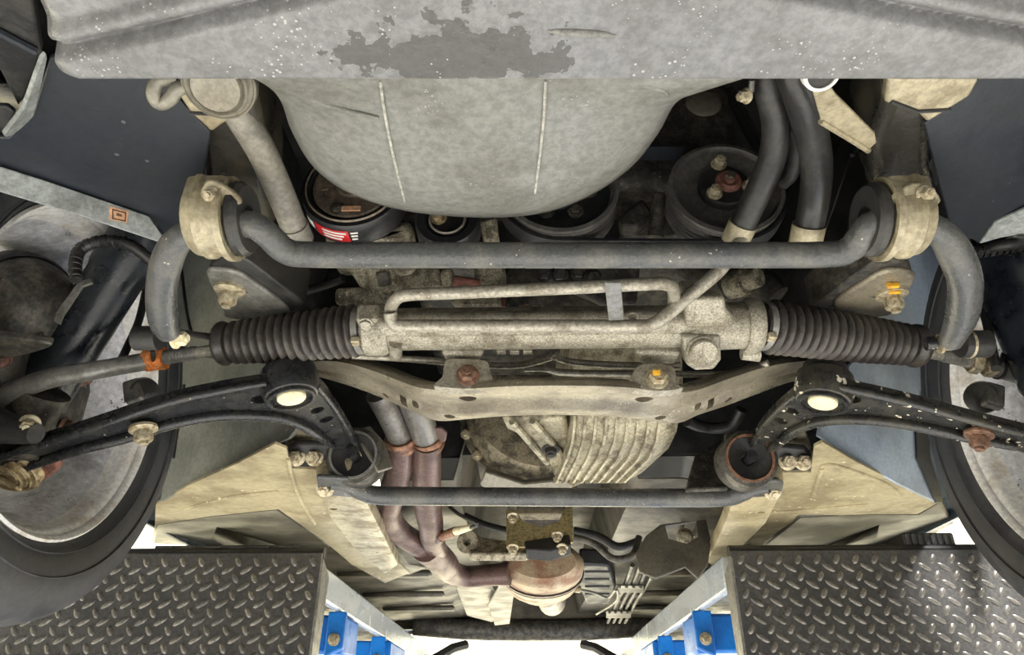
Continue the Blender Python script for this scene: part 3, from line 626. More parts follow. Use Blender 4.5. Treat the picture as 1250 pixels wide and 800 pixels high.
# brake and power-steering lines lying between rack and crossmember
for lab, pts in (('thin dusty steel line curving under the middle of the rack', [(430, 434), (520, 440), (600, 446), (640, 445), (680, 434)]), ('second thin dusty steel line, lower, running right under the pinion', [(640, 450), (665, 450), (690, 455), (780, 456), (870, 457), (910, 452), (938, 443)]), ('third thin dusty steel line, upper, from rack centre towards the right tower', [(672, 434), (700, 442), (760, 446), (830, 446)])):
    t = thing('steel_line', lab, 'pipe', P(pts[0][0], pts[0][1], .44)); MB().tube([P(x, y, .44) for x, y in pts], .0048, 10, 6).obj('line_body', 'pipe', t)

# subframe ears bolted to the chassis legs
for s, lab, poly, (bx, by), paint in ((-1, 'dusty triangular subframe ear with large bolt above the left bellows', [(251, 334), (268, 330), (290, 334), (312, 348), (345, 372), (352, 390), (280, 390), (270, 372)], (281, 352), False), (1, 'brown triangular subframe ear with yellow-marked bolt above the right bellows', [(1118, 338), (1096, 331), (1076, 334), (1052, 348), (1020, 370), (1030, 388), (1085, 386), (1100, 368)], (1088, 358), True)):
    pe = plane3(P(poly[0][0], poly[0][1], .475), P(poly[3][0], poly[3][1], .475), P(poly[5][0], poly[5][1], .485))
    t = thing('subframe_ear', lab, 'bracket', PL(bx, by, pe) + V((0, 0, -.03)), 'subframe ears')
    MB().plate(poly, pe, .008, 3).obj('ear_plate', 'steelgrey' if s < 0 else 'xmem', t, bevel=.003)
    q = PL(bx, by - 8, pe)
    MB().lathe([(.026, 0.010), (.029, .010), (.030, .03), (.026, .05), (.022, .05)], q, V((0, .3, 1)), 32, closed=True).obj('rubber_mount', 'rubber', t)
    bolt(bx, by, pe, 11, .022, 'bolt', t, flange=1.7)
    up = [(255, 330), (262, 318), (282, 312), (305, 320), (352, 356), (372, 372), (352, 388), (310, 346), (288, 332), (268, 328)] if s < 0 else [(1114, 334), (1106, 320), (1082, 314), (1058, 326), (1010, 362), (990, 380), (1024, 384), (1056, 346), (1080, 331), (1098, 329)]
    MB().plate(up, (pe[0] + pe[1] * .006, pe[1]), .05, 2).obj('ear_wall', 'rubber' if s < 0 else 'greasy', t, bevel=.004)
    if paint:
        for (x, y) in ((1089, 345), (1091, 352)):
            q = PL(x, y, pe) - pe[1] * .004; MB().box(q, (.014, .006, .006)).obj('paint_mark', 'yellow', t, bevel=.001)

# ------------------------------------------------------------------ lower control arms
def control_arm(lab, s, plp, outline, hole_list, m, boss, plug_r, boltpx):
    pl = plane3(*[P(*x) for x in plp]); n = pl[1]
    t = thing('control_arm', lab, 'control arm', PL(boss[0], boss[1], pl) - n * .02, 'lower control arms')
    o = MB().plate(outline, (pl[0] + n * .005, n), .012, 4).obj('arm', m, t)
    k0, k1 = (12, len(outline) - 1) if s < 0 else (11, len(outline) - 1)
    low = [PL(x, y - 3.5, pl) + n * .001 for x, y in outline[k0 + 1:k1]]
    MB().tube(low, [.004] + [.0075] * (len(low) - 2) + [.006], 14, 4).obj('lower_bead', m, t)
    top = [PL(x, y + 3, pl) + n * .001 for x, y in outline[0:6]]
    MB().tube(top, [.006] * 5 + [.004], 12, 4).obj('upper_bead', m, t)
    leg = [PL(x + s * 3, y + 2, pl) + n * .001 for x, y in (outline[7:11] if s < 0 else outline[6:11])]
    MB().tube(leg, [.0045] * (len(leg) - 1) + [.003], 12, 4).obj('leg_bead', m, t)
    c = MB()
    for (x, y, rx, ry, rot) in hole_list:
        q = PL(x, y, pl); k = pxm(1, q); u = (RT - n * RT.dot(n)).normalized(); w = n.cross(u); ring = []
        f = 1 / max(.25, abs(n.dot(ray(x, y).normalized())))
        for j in range(16):
            a = 2 * math.pi * j / 16; ring.append(PL(x + rx * math.cos(a) * math.cos(rot) - ry * math.sin(a) * math.sin(rot), y + rx * math.cos(a) * math.sin(rot) + ry * math.sin(a) * math.cos(rot), pl))
        c.rings([[p - n * .02 for p in ring], [p + n * .05 for p in ring]])
    if c.v: cut(o, c)
    q = PL(boss[0], boss[1], pl)
    MB().lathe([(0, .034), (.030, .034), (.036, .030), (.0375, .022), (.0375, .002), (.034, -.007), (.0275, -.010), (.0255, -.006), (0, -.006)], q, n, 40).obj('ball_joint_cup', m, t)
    MB().lathe([(.0265, -.009), (.0315, -.009), (.031, -.013), (.027, -.013)], q, n, 40, closed=True).obj('cup_rim', 'black', t)
    MB().lathe([(0, -.0055), (plug_r, -.0055), (plug_r, -.0105), (plug_r * .9, -.0125), (0, -.013)], q, n, 32).obj('plug', 'cream', t)
    MB().lathe([(.024, .034), (.029, .038), (.029, .044), (.024, .050), (.015, .052), (0, .052)], q, n, 32).obj('rubber_boot', 'rubber', t)
    MB().hexa(PL(boltpx[0], boltpx[1], (pl[0] - n * .002, n)), -n, .0115, .020, 1.5).obj('bolt', 'bolt' if s < 0 else 'rust', t)
    return t, pl
aL = control_arm('glossy black control arm sweeping from the left wheel to the crossmember', -1, ((355, 480, .385), (20, 578, .290), (432, 556, .392)),
    [(-60, 578), (0, 556), (100, 524), (200, 491), (270, 475), (325, 466), (360, 462), (390, 470), (412, 498), (432, 532), (446, 560), (442, 570), (430, 566), (408, 550), (386, 534), (360, 520), (330, 513), (270, 512), (210, 522), (150, 540), (90, 555), (30, 576), (-60, 608)],
    [(320, 492, 14, 5, -.05), (363, 496, 13, 6, -.15), (388, 505, 9, 3.4, -.3), (399, 516, 9, 3.2, -.3)], 'black', (355, 478), .0185, (175, 522))
aR = control_arm('grit-spattered black control arm sweeping from the crossmember to the right wheel', 1, ((1005, 484, .385), (1300, 562, .300), (912, 560, .392)),
    [(1310, 540), (1250, 527), (1180, 509), (1110, 490), (1050, 476), (1010, 468), (982, 474), (960, 488), (935, 512), (917, 538), (905, 566), (910, 574), (922, 568), (945, 549), (975, 528), (1010, 518), (1060, 517), (1120, 525), (1180, 538), (1240, 550), (1310, 570)],
    [(1040, 492, 11, 4.5, .1), (996, 496, 13, 5, .1), (967, 506, 9, 3.4, .35), (953, 518, 9, 3.4, .35)], 'arm_r', (1005, 484), .0185, (1195, 529))
# outer ball joint at the left arm's end
q = P(8, 582, .285)
t = thing('lower_ball_joint', 'brass-coloured ringed ball joint hanging under the left arm tip', 'ball joint', q + V((0, 0, -.03)))
MB().lathe([(0, -.004), (.016, -.004), (.018, 0), (.026, 0), (.028, .006), (.034, .006), (.036, .012), (.036, .026), (0, .03)], q, V((.10, .45, .9)), 40).obj('joint_body', 'brass', t)
for r, h in ((.021, -.003), (.029, .003), (.035, .010)):
    MB().lathe([(r, h - .002), (r + .0022, h), (r, h + .002), (r - .002, h)], q, V((.10, .45, .9)), 40, closed=True).obj('ring', 'brass', t)
MB().box(q + V((.0, -.006, -.006)), (.06, .012, .006), Matrix.Rotation(.45, 3, 'Y')).obj('retaining_strip', 'brass', t, bevel=.002)
MB().plate([(40, 572), (66, 562), (72, 574), (52, 590), (38, 586)], plane3(P(40, 572, .30), P(66, 562, .30), P(52, 590, .29)), .012).obj('rusty_lug', 'redrust', t, bevel=.004)

# rear bushes ("lollipops") with their two-bolt brackets
for s, lab, (cx, cy), br, bolts, ear in ((-1, 'round black rubber bush and two-bolt bracket at the inner end of the left arm', (434, 558), [(352, 546), (362, 540), (410, 543), (418, 560), (412, 566), (358, 567), (351, 560)], ((362, 558), (384, 558)), [(430, 524), (452, 520), (470, 540), (480, 570), (462, 576), (440, 540)]),
                                 (1, 'black rubber bush with coppery ring and two-bolt bracket inside the right arm', (912, 562), [(944, 550), (952, 544), (984, 546), (992, 556), (988, 572), (948, 571)], ((961, 563), (980, 563)), [(886, 530), (910, 520), (918, 532), (900, 545), (892, 560), (886, 560)])):
    c = PY(cx, cy, 1.10); k = pxm(1, c)
    t = thing('arm_bush', lab, 'bush', c + V((0, 0, -.045)), 'control arm bushes')
    ax = V((0, 1, .12))
    MB().lathe([(29 * k, -.016), (34 * k, -.014), (35 * k, -.006), (35 * k, .03), (29 * k, .03)], c, ax, 44, closed=True).obj('outer_ring', 'greasy', t)
    MB().lathe([(26.5 * k, -.019), (29.2 * k, -.019), (29.2 * k, -.012), (26.5 * k, -.012)], c, ax, 44, closed=True).obj('metal_sleeve', 'steelgrey' if s < 0 else 'gasket', t)
    MB().lathe([(8 * k, -.004), (16 * k, -.008), (26 * k, -.012), (27 * k, .02), (8 * k, .025)], c, ax, 36, closed=True).obj('rubber_core', 'rubber', t)
    MB().tube([c + V((0, -.03, -.002)), c + V((0, .02, 0))], .0085, 16).obj('arm_pin', 'black', t)
    pb = plane3(P(br[0][0], 543, .398), P(br[0][0] + 50, 543, .398), P(br[0][0], 568, .374))
    o = MB().plate(br, pb, .012).obj('bracket', 'dark', t, bevel=.005)
    for x, y in bolts: bolt(x, y, pb, 8.5, .012, 'bolt', t, ax=V((0, -1, -.45)))
    MB().plate(ear, plane3(PY(ear[0][0], ear[0][1], 1.09), PY(ear[2][0], ear[2][1], 1.11), PY(ear[3][0], ear[3][1], 1.10)), .006).obj('bracket_ear', 'foil' if s < 0 else 'greasy', t, bevel=.002)
    MB().plate([(br[0][0] - 4, br[0][1] - 20), (br[2][0], br[2][1] - 18), (br[3][0] + 2, br[3][1] + 4), (br[-1][0] - 4, br[-1][1])], zplane(.415), .01).obj('bracket_pad', 'xmem', t, bevel=.003)

# brace bar behind the crossmember
t = thing('brace_bar', 'straight dusty black brace bar bolted across between the two beige rails', 'brace bar', P(670, 606, .33))
q = [(404, 592, .345), (424, 594, .345), (440, 600, .342), (462, 605, .34), (520, 606, .34), (670, 607, .34), (820, 608, .34), (885, 607, .34), (905, 602, .342), (922, 598, .345), (938, 596, .345)]
MB().tube([P(*x) for x in q], [.008, .010, .0145, .0155, .0155, .0155, .0155, .0155, .0145, .010, .008], 18, 5).obj('bar', 'bar', t)
MB().plate([(386, 584), (424, 586), (440, 596), (436, 608), (405, 606), (388, 604)], zplane(.341), .008).obj('flat_end', 'bar', t, bevel=.003)
MB().plate([(912, 592), (950, 588), (957, 592), (955, 606), (920, 608), (908, 604)], zplane(.341), .008).obj('flat_end', 'bar', t, bevel=.003)
bolt(397, 597, zplane(.341), 8, .012, 'bolt', t, ax=V((0, -.8, -.7))); bolt(943, 601, zplane(.341), 7.5, .012, 'bolt', t, ax=V((0, -.8, -.7)))

# ------------------------------------------------------------------ exhaust
ex = thing('exhaust', 'brown twin exhaust downpipes merging into a tan catalytic converter', 'exhaust', P(560, 690, .34))
MB().tube([P(462, 480, .52), P(477, 508, .497), P(490, 536, .475)], .024, 20, 5).obj('upper_pipe', 'exhg', ex)
MB().tube([P(500, 480, .52), P(511, 508, .497), P(521, 537, .475)], .026, 20, 5).obj('upper_pipe', 'exhg', ex)
for x, y in ((490, 536), (521, 537)):
    c = P(x, y, .475); MB().lathe([(.024, -.018), (.030, -.018), (.032, -.014), (.032, -.010), (.029, -.006), (.032, -.002), (.032, .004), (.029, .010), (.024, .010)], c, (P(x - 8, y - 28, .497) - c), 28, closed=True).obj('flange_band', 'gasket', ex)
MB().plate([(478, 532), (486, 525), (538, 523), (546, 530), (544, 540), (500, 546), (480, 542)], plane3(P(478, 532, .475), P(546, 530, .475), P(500, 546, .462)), .008).obj('flange_plate', 'exh', ex, bevel=.003)
MB().tube([P(489, 540, .468), P(487, 572, .44), P(478, 605, .415), P(474, 628, .40), P(488, 650, .39), P(512, 666, .38), P(536, 682, .375)], [.025, .026, .027, .027, .027, .027, .024], 22, 6).obj('down_pipe', 'exh', ex)
MB().tube([P(521, 540, .468), P(521, 575, .44), P(521, 610, .415), P(526, 640, .395), P(528, 660, .383), P(538, 682, .375)], [.027, .028, .029, .028, .027, .024], 22, 6).obj('down_pipe', 'exh', ex)
MB().tube([P(520, 668, .378), P(540, 686, .372), P(552, 699, .37), P(570, 704, .37), P(600, 702, .37), P(622, 701, .37)], [.036, .036, .031, .029, .029, .032], 22, 6).obj('front_pipe', 'exh', ex)
# catalytic converter: flattened barrel with a waist bead, tapering to the outlet
a, b2 = P(617, 702, .385), P(712, 702, .385)
c0 = P(662, 700, .40)
def catsec(h, rx, rz): return [c0 + V((math.cos(2 * math.pi * j / 28) * rx, h, math.sin(2 * math.pi * j / 28) * rz)) for j in range(28)]
MB().rings([catsec(*q) for q in ((-.17, .09, .045), (-.155, .108, .058), (-.12, .116, .064), (-.012, .118, .066), (-.008, .122, .070), (.0, .122, .070), (.006, .119, .067), (.16, .112, .066), (.24, .085, .058), (.31, .045, .040), (.34, .030, .028))]).obj('catalytic_converter', 'cat', ex)
for h in (-.02, .012): MB().rings([catsec(h - .004, .1225, .0705), catsec(h + .004, .1225, .0705)]).obj('dark_band', 'dark', ex)
MB().tube([c0 + V((0, .32, 0)), c0 + V((.0, .42, .0)), c0 + V((.03, .55, .02)), c0 + V((.05, .8, .04))], [.028, .026, .045, .055], 18, 5).obj('tail_section', 'exhg', ex)
MB().tube([c0 + V((0, .31, -.01)), c0 + V((0, .35, -.012))], .021, 16).obj('outlet_ring', 'cream', ex)
MB().tube([P(528, 661, .375), P(540, 655, .372)], .012, 16).obj('sensor_boss', 'exh', ex)
o = MB().tube([P(540, 655, .372), P(556, 649, .37)], .0105, 14).obj('lambda_sensor', 'gasket', ex)
MB().tube([P(556, 649, .37), P(575, 644, .37)], [.009, .006], 12).obj('sensor_tip', 'cream', o)
MB().tube([P(575, 644, .37), P(583, 640, .37), P(560, 628, .40), P(545, 615, .44)], .004, 8, 5).obj('sensor_wire', 'rubber', o)
# heat shields beside the pipes
for lab, poly, z in (('pale dented heat shield left of the downpipes', [(432, 612), (444, 605), (462, 650), (500, 690), (520, 694), (500, 702), (470, 700), (446, 660)], .40), ('grey heat shield panel below the front pipe, far back', [(556, 716), (600, 714), (622, 752), (600, 760), (570, 752)], .42), ('small pale plate leaning left of the converter', [(596, 740), (612, 712), (628, 722), (622, 762), (604, 764)], .40)):
    t = thing('heat_shield', lab, 'heat shield', P(poly[0][0], poly[0][1], z), 'heat shields'); MB().plate(poly, zplane(z), .004).obj('shield_sheet', 'foil', t, bevel=.002)
    MB().tube([P(x, y, z - .001) for x, y in poly[:3]], .004, 8).obj('rolled_edge', 'foil', t)

# ------------------------------------------------------------------ gearbox, mount, sump
gb = thing('gearbox', 'grimy gearbox with round bell housing in the middle behind the crossmember', 'gearbox', V((.02, 1.8, .44)))
gc = V((-.005, 1.47, .62))
MB().lathe([(0, -.06), (.15, -.06), (.165, -.04), (.172, -.02), (.172, .02), (.160, .03), (.150, .10), (.125, .22), (.10, .34), (0, .36)], gc, V((0, 1, 0)), 48).obj('bell_housing', 'gbox', gb)
MB().lathe([(.165, -.012), (.184, -.012), (.186, 0), (.184, .012), (.165, .012)], gc, V((0, 1, 0)), 48, closed=True).obj('bell_flange', 'gbox', gb)
for k in range(9):
    a = math.radians(200 + k * 17.5); q = gc + V((math.cos(a) * .178, -.012, math.sin(a) * .178)); MB().hexa(q, V((0, -1, 0)), .009, .012).obj('bolt', 'bolt', gb)
for k in range(7):
    a = math.radians(215 + k * 18); d = V((math.cos(a), 0, math.sin(a)))
    MB().prism([gc + d * .155 + V((0, .03, 0)), gc + d * .175 + V((0, .03, 0)), gc + d * .13 + V((0, .22, 0)), gc + d * .115 + V((0, .22, 0))], V((-d.z, 0, d.x)) * .006).obj('cast_rib', 'gbox', gb)
MB().rings([[V((-.005 + x * k, y, .60 + z * k)) for x, z in ((-.10, .08), (-.11, 0), (-.08, -.09), (-.05, -.12), (.05, -.12), (.08, -.09), (.11, 0), (.10, .08))] for y, k in ((1.70, 1.05), (1.9, 1.0), (2.15, .9), (2.35, .75))]).obj('gear_casing', 'greasy', gb, bevel=.008)
o = MB().plate([(592, 575), (640, 590), (690, 585), (700, 592), (690, 602), (600, 602), (585, 592)], plane3(PY(592, 575, 1.40), PY(690, 585, 1.40), PY(640, 602, 1.42)), .03).obj('cover_plate', 'foil', gb, bevel=.004)
mt = thing('gearbox_mount', 'yellow zinc U-shaped gearbox mount bracket with black rubber below the brace bar', 'bracket', P(655, 655, .40))
o = MB().plate([(618, 622), (630, 622), (638, 636), (660, 644), (682, 636), (690, 620), (699, 618), (700, 662), (682, 664), (660, 660), (642, 668), (618, 668)], plane3(PY(618, 622, 1.72), PY(699, 622, 1.72), PY(655, 666, 1.66)), .006).obj('zinc_plate', 'zinc', mt, bevel=.002)
MB().plate([(640, 660), (695, 652), (697, 664), (672, 672), (642, 670)], plane3(PY(640, 660, 1.66), PY(697, 656, 1.66), PY(660, 672, 1.63)), .03).obj('rubber_block', 'dark', mt, bevel=.004)
for x, y in ((626, 668), (686, 668), (626, 630), (680, 653)): MB().hexa(PY(x, y, 1.64), V((0, -.5, -1)), .010, .016).obj('bolt', 'bolt', mt)
MB().plate([(570, 664), (582, 655), (620, 660), (640, 668), (690, 660), (640, 676), (590, 676), (574, 676)], plane3(PY(570, 664, 1.7), PY(690, 660, 1.7), PY(600, 676, 1.66)), .02).obj('mount_arm', 'alu', mt, bevel=.004)
q = PY(574, 664, 1.7); MB().lathe([(.010, -.02), (.026, -.02), (.026, .02), (.010, .02)], q, V((.3, 1, 0)), 24, closed=True).obj('arm_eye', 'alu', mt)
MB().box(PY(660, 618, 1.78), (.12, .05, .06)).obj('mount_block', 'gbox', mt, bevel=.006)

en = thing('engine', 'dirty engine underside above the rack, with pale finned oil sump behind the crossmember', 'engine', V((.02, 1.05, .42)))
# sump: finned block
sf = [(686, 512), (700, 508), (760, 505), (830, 508), (838, 520)]
def sumpsec(y, z, x0, x1): return [V((x0, y, z)), V((x0 + .02, y, z - .0)), V((x1 - .03, y, z)), V((x1, y, z + .02)), V((x1, y, .60)), V((x0, y, .60))]
S = MB()
prof = [(1.105, .505), (1.115, .475), (1.13, .45), (1.155, .432), (1.22, .425), (1.36, .425), (1.385, .432), (1.40, .455)]
xa, xb = P(700, 545, .43).x, P(832, 545, .43).x
secs = []
for y, z in prof:
    k = (y - 1.105) * .10
    x0, x1 = xa - k, xb - k * .6 - max(0, y - 1.3) * .35
    secs.append([V((x0, y, z + .012)), V((x0 + .014, y, z)), V((x1 - .035, y, z)), V((x1 - .010, y, z + .012)), V((x1, y, z + .045)), V((x1, y, .66)), V((x0, y, .66))])
S.rings(secs).obj('oil_sump', 'sump', en, smooth=50)
for i in range(9):
    f = (i + .3) / 9.3; R = MB(); top = []; bot = []
    for (y, z), sct in zip(prof[1:-1], secs[1:-1]):
        x = sct[1].x * (1 - f) + sct[3].x * f - .02; top.append(V((x, y, z - .007))); bot.append(V((x, y, z + .006)))
    R.prism(top + bot[::-1], V((.0045, 0, 0))).obj('sump_fin', 'sump', en)
MB().plate([(612, 512), (690, 512), (700, 545), (694, 575), (672, 572), (650, 540), (618, 525)], plane3(P(612, 512, .46), P(690, 512, .46), P(672, 572, .44)), .05).obj('sump_neck', 'sump', en, bevel=.008)
for p0, p1 in (((625, 515), (668, 565)), ((650, 514), (690, 560))): MB().tube([P(p0[0], p0[1], .452), P(p1[0], p1[1], .440)], .006, 8).obj('neck_rib', 'sump', en)
q = P(672, 548, .44); MB().hexa(q, V((0, -.3, -1)), .012, .014).obj('drain_bolt', 'greasy', en)
# block above the rack: base casting and the lumps the picture shows
MB().box((.02, 1.06, .80), (.50, .62, .30)).obj('cylinder_block', 'greasy', en, bevel=.02)
def lump(name, poly, y, dep, m, tilt=.04, bev=.006):
    c = plane3(PY(poly[0][0], poly[0][1], y), PY(poly[len(poly) // 3][0], poly[len(poly) // 3][1], y), PY(poly[2 * len(poly) // 3][0], poly[2 * len(poly) // 3][1], y + .0001)) if tilt == 0 else (PY(poly[0][0], poly[0][1], y), V((0, 1, tilt)).normalized())
    return MB().plate(poly, c, dep).obj(name, m, en, bevel=bev)
lump('cast_foot', [(420, 322), (478, 322), (484, 352), (462, 362), (438, 350)], .80, .10, 'alu', .6)
lump('cast_foot', [(408, 352), (440, 350), (480, 352), (475, 372), (445, 378), (408, 372)], .82, .08, 'alu', .5)
lump('cast_web', [(478, 322), (536, 322), (540, 345), (532, 354), (490, 356), (482, 350)], .84, .10, 'alu', .7)
lump('cast_pad', [(458, 332), (474, 331), (476, 348), (462, 350)], .795, .02, 'greasy', .6, .002)
lump('drain_tube', [(536, 330), (552, 325), (556, 348), (540, 354)], .80, .05, 'alu', .4)
lump('cast_web', [(579, 322), (616, 322), (615, 350), (590, 352), (578, 342)], .82, .12, 'alu', .5)
lump('front_cover', [(616, 322), (742, 322), (744, 380), (610, 382)], .90, .12, 'greasy', .4)
lump('front_cover_rib', [(655, 335), (740, 322), (782, 322), (778, 372), (740, 372)], .86, .05, 'greasy', .5)
lump('cast_bridge', [(545, 362), (610, 358), (612, 376), (560, 376)], .86, .06, 'alu', .4)
for x, y in ((664, 334), (683, 335), (706, 332), (628, 372), (724, 340), (600, 340)):
    MB().hexa(PY(x, y, .855), V((0, -1, -.5)), .010, .014).obj('bolt', 'greasy', en)
MB().tube([PY(555, 345, .80), PY(585, 350, .80)], .010, 12).obj('red_tube', 'redrust', en)
MB().plate([(545, 354), (600, 350), (645, 372), (560, 378)], yplane(.92), .01).obj('red_shadow_plate', 'redrust', en)  # reddish shadow between the castings, made as a coloured plate
MB().box(PY(648, 377, .80), (.035, .01, .008)).obj('torn_clip', 'alu', en, bevel=.003)
# starter end and engine mount arm right of the pinion
MB().tube([PY(835, 322, .92), PY(880, 345, .90), PY(918, 355, .90), PY(940, 372, .90)], [.02, .03, .04, .035], 14, 4).obj('mount_arm', 'greasy', en)
q = PY(912, 343, .86); MB().lathe([(0, -.02), (.014, -.02), (.015, 0), (.020, .002), (.020, .03), (0, .03)], q, V((-.6, .8, .2)), 20).obj('mount_stud', 'alu', en)
lump('mount_bracket', [(918, 338), (938, 346), (950, 364), (940, 380), (910, 378), (905, 350)], .90, .08, 'greasy', .3)

# ------------------------------------------------------------------ belt drive at the engine front
def pulley_face(c, r, th, prof_in, m, t, grooves=5, name='pulley_rim'):
    """rim with belt grooves; axis Y, face towards the front of the car"""
    pr = [(r * .88, .004), (r * .93, -.002), (r, -.001), (r * 1.0, .003)]
    w = (th - .008) / grooves
    for i in range(grooves):
        h = .004 + i * w; pr += [(r * .985, h + w * .1), (r * .955, h + w * .4), (r * .955, h + w * .6), (r * .985, h + w * .9)]
    pr += [(r, th - .003), (r, th), (r * .6, th), (r * .6, .02), (r * .86, .012)]
    return MB().lathe(pr, c, V((0, 1, 0)), 64, closed=True).obj(name, m, t)
# compressor clutch, left
c = PY(430, 226, .70); r = pxm(64, c)
t = thing('compressor_pulley', 'brown slotted compressor clutch pulley with red warning label, left of the tray', 'pulley', c + V((0, 0, -r)))
MB().lathe([(0, .0), (r * .3, 0), (r * .32, .004), (r * .80, .004), (r * .84, .001), (r * .97, .001), (r, .005), (r, .034), (r * .97, .040), (0, .040)], c, V((0, 1, 0)), 64).obj('pulley_body', 'belt', t)
o = MB().lathe([(0, -.004), (r * .28, -.004), (r * .30, .0), (r * .74, .0), (r * .76, .003), (0, .004)], c, V((0, 1, 0)), 64).obj('clutch_plate', 'clutch', t)
cu = MB()
for k in range(6):
    a0 = math.radians(60 * k + 10); ring = [(r * q, a0 + da) for q, da in ((.46, 0), (.46, .25), (.46, .5), (.58, .5), (.58, .25), (.58, 0))]
    cu.prism([c + V((math.cos(a) * q, -.02, math.sin(a) * q)) for q, a in ring], V((0, .0225, 0)))
cut(o, cu)
for k in range(3):
    a = math.radians(120 * k + 250); MB().hexa(c + V((math.cos(a) * r * .62, -.001, math.sin(a) * r * .62)), V((0, -1, 0)), .007, .005).obj('rivet', 'greasy', t)
MB().lathe([(r * .86, -.0005), (r * .88, -.003), (r * .90, -.0005)], c, V((0, 1, 0)), 64, closed=True).obj('face_ring', 'clutch', t)
def curved_patch(a0, a1, h0, h1, rr, m, name, par):
    rows = [[c + V((math.cos(a0 + (a1 - a0) * i / 10) * rr, h, math.sin(a0 + (a1 - a0) * i / 10) * rr)) for i in range(11)] for h in (h0, h1)]
    return MB().grid(rows).obj(name, m, par, solid=.0006)
lb = curved_patch(math.radians(228), math.radians(270), .008, .030, r + .0008, 'red', 'warning_label', t)
for i in range(3):
    curved_patch(math.radians(240), math.radians(267 - 3 * i), .011 + i * .006, .014 + i * .006, r + .0016, 'white', 'print_line', lb)
for i in range(3):
    curved_patch(math.radians(272), math.radians(280 - i), .011 + i * .006, .014 + i * .006, r + .0008, 'white', 'print_line', lb)
curved_patch(math.radians(214), math.radians(225), .012, .026, r + .0008, 'white', 'print_line', lb)
MB().box(c + V((.004, -.004, -r * .62)), (.024, .002, .007)).obj('stamped_tag', 'peach', t)
MB().plate([(394, 272), (440, 290), (500, 262), (506, 282), (494, 300), (396, 300)], yplane(.755), .08).obj('compressor_body', 'alu', t, bevel=.012)
# tensioner, centre
c = PY(546, 268, .72); r = pxm(40, c)
t = thing('tensioner_pulley', 'small dark tensioner roller with shiny centre just under the tray rim', 'pulley', c + V((0, 0, -r)))
MB().lathe([(r * .62, .002), (r * .70, -.002), (r * .94, -.002), (r, .003), (r, .028), (r * .94, .032), (r * .6, .03)], c, V((0, 1, 0)), 48, closed=True).obj('roller', 'belt', t)
MB().lathe([(0, .006), (r * .5, .006), (r * .56, .0), (r * .60, .0), (r * .62, .01), (0, .02)], c, V((0, 1, 0)), 40).obj('bearing_cap', 'dark', t)
MB().lathe([(r * .50, -.001), (r * .53, -.0025), (r * .57, -.001), (r * .55, .004)], c, V((0, 1, 0)), 40, closed=True).obj('bright_ring', 'foil', t)
MB().hexa(c + V((-.012, .005, .006)), V((0, -1, 0)), .008, .008).obj('bolt', 'brass', t)
# water pump pulley
c = PY(684, 226, .70); r3 = pxm(72, c); c3 = c
t = thing('crank_pulley', 'large dark ribbed pulley half hidden by the right part of the tray', 'pulley', c + V((0, 0, -r3)))
pulley_face(c, r3, .045, None, 'pulley', t, 4)
MB().lathe([(0, .012), (r3 * .3, .012), (r3 * .35, .016), (r3 * .86, .012), (r3 * .86, .02), (0, .03)], c, V((0, 1, 0)), 48).obj('pulley_web', 'dark', t)
for k in range(6): a = k * math.pi / 3; MB().hexa(c + V((math.cos(a) * r3 * .5, .013, math.sin(a) * r3 * .5)), V((0, -1, 0)), .008, .008).obj('bolt', 'greasy', t)
# steering pump pulley, right
c = PY(887, 229, .70); r4 = pxm(70, c); c4 = c
t = thing('pump_pulley', 'big round black pulley with rusty red centre nut, right of the tray', 'pulley', c + V((0, 0, -r4)))
pulley_face(c, r4, .042, None, 'pulley', t, 5)
MB().lathe([(0, .014), (r4 * .60, .014), (r4 * .70, .012), (r4 * .80, .006), (r4 * .88, .004), (r4 * .88, .014), (r4 * .6, .024), (0, .024)], c, V((0, 1, 0)), 56).obj('pulley_dish', 'pulley', t)
MB().lathe([(0, .002), (r4 * .42, .002), (r4 * .45, .006), (r4 * .45, .015), (0, .015)], c + V((0, 0, r4 * .10)), V((0, 1, 0)), 40).obj('hub_disc', 'dark', t)
hc = c + V((.004, 0, r4 * .14))
MB().lathe([(0, -.010), (.007, -.010), (.0075, -.004), (.0125, -.006), (.0165, -.002), (.0165, .004), (0, .004)], hc, V((0, 1, 0)), 28).obj('centre_nut', 'redrust', t)
MB().hexa(hc + V((0, -.008, 0)), V((0, -1, 0)), .0065, .006, 1.0, False).obj('shaft_end', 'greasy', t)
for dx, dz in ((-.008, .030), (-.020, -.018), (.026, -.008)): MB().hexa(hc + V((dx, .002, dz)), V((0, -1, 0)), .0075, .012).obj('bolt', 'bolt', t)
# belt round both big pulleys
t = thing('drive_belt', 'black ribbed drive belt running low between the two big pulleys', 'belt', c4 + V((-.1, .02, -r4)))
ring = []
for k in range(25):
    a = math.radians(90 - k * 180 / 24); ring.append(c4 + V((math.cos(a), 0, math.sin(a))) * (r4 + .002))
for k in range(25):
    a = math.radians(270 - k * 180 / 24); ring.append(c3 + V((math.cos(a), 0, math.sin(a))) * (r3 + .002))
secs = []
for i, p in enumerate(ring):
    d = (ring[(i + 1) % len(ring)] - ring[i - 1]).normalized(); nn = V((d.z, 0, -d.x)); nn = nn if nn.dot(p - (c3 + c4) / 2) > 0 else -nn
    secs.append([p + V((0, .008, 0)), p + V((0, .034, 0)), p + V((0, .034, 0)) + nn * .004, p + V((0, .008, 0)) + nn * .004])
MB().rings(secs, closed=True).obj('belt_band', 'belt', t)
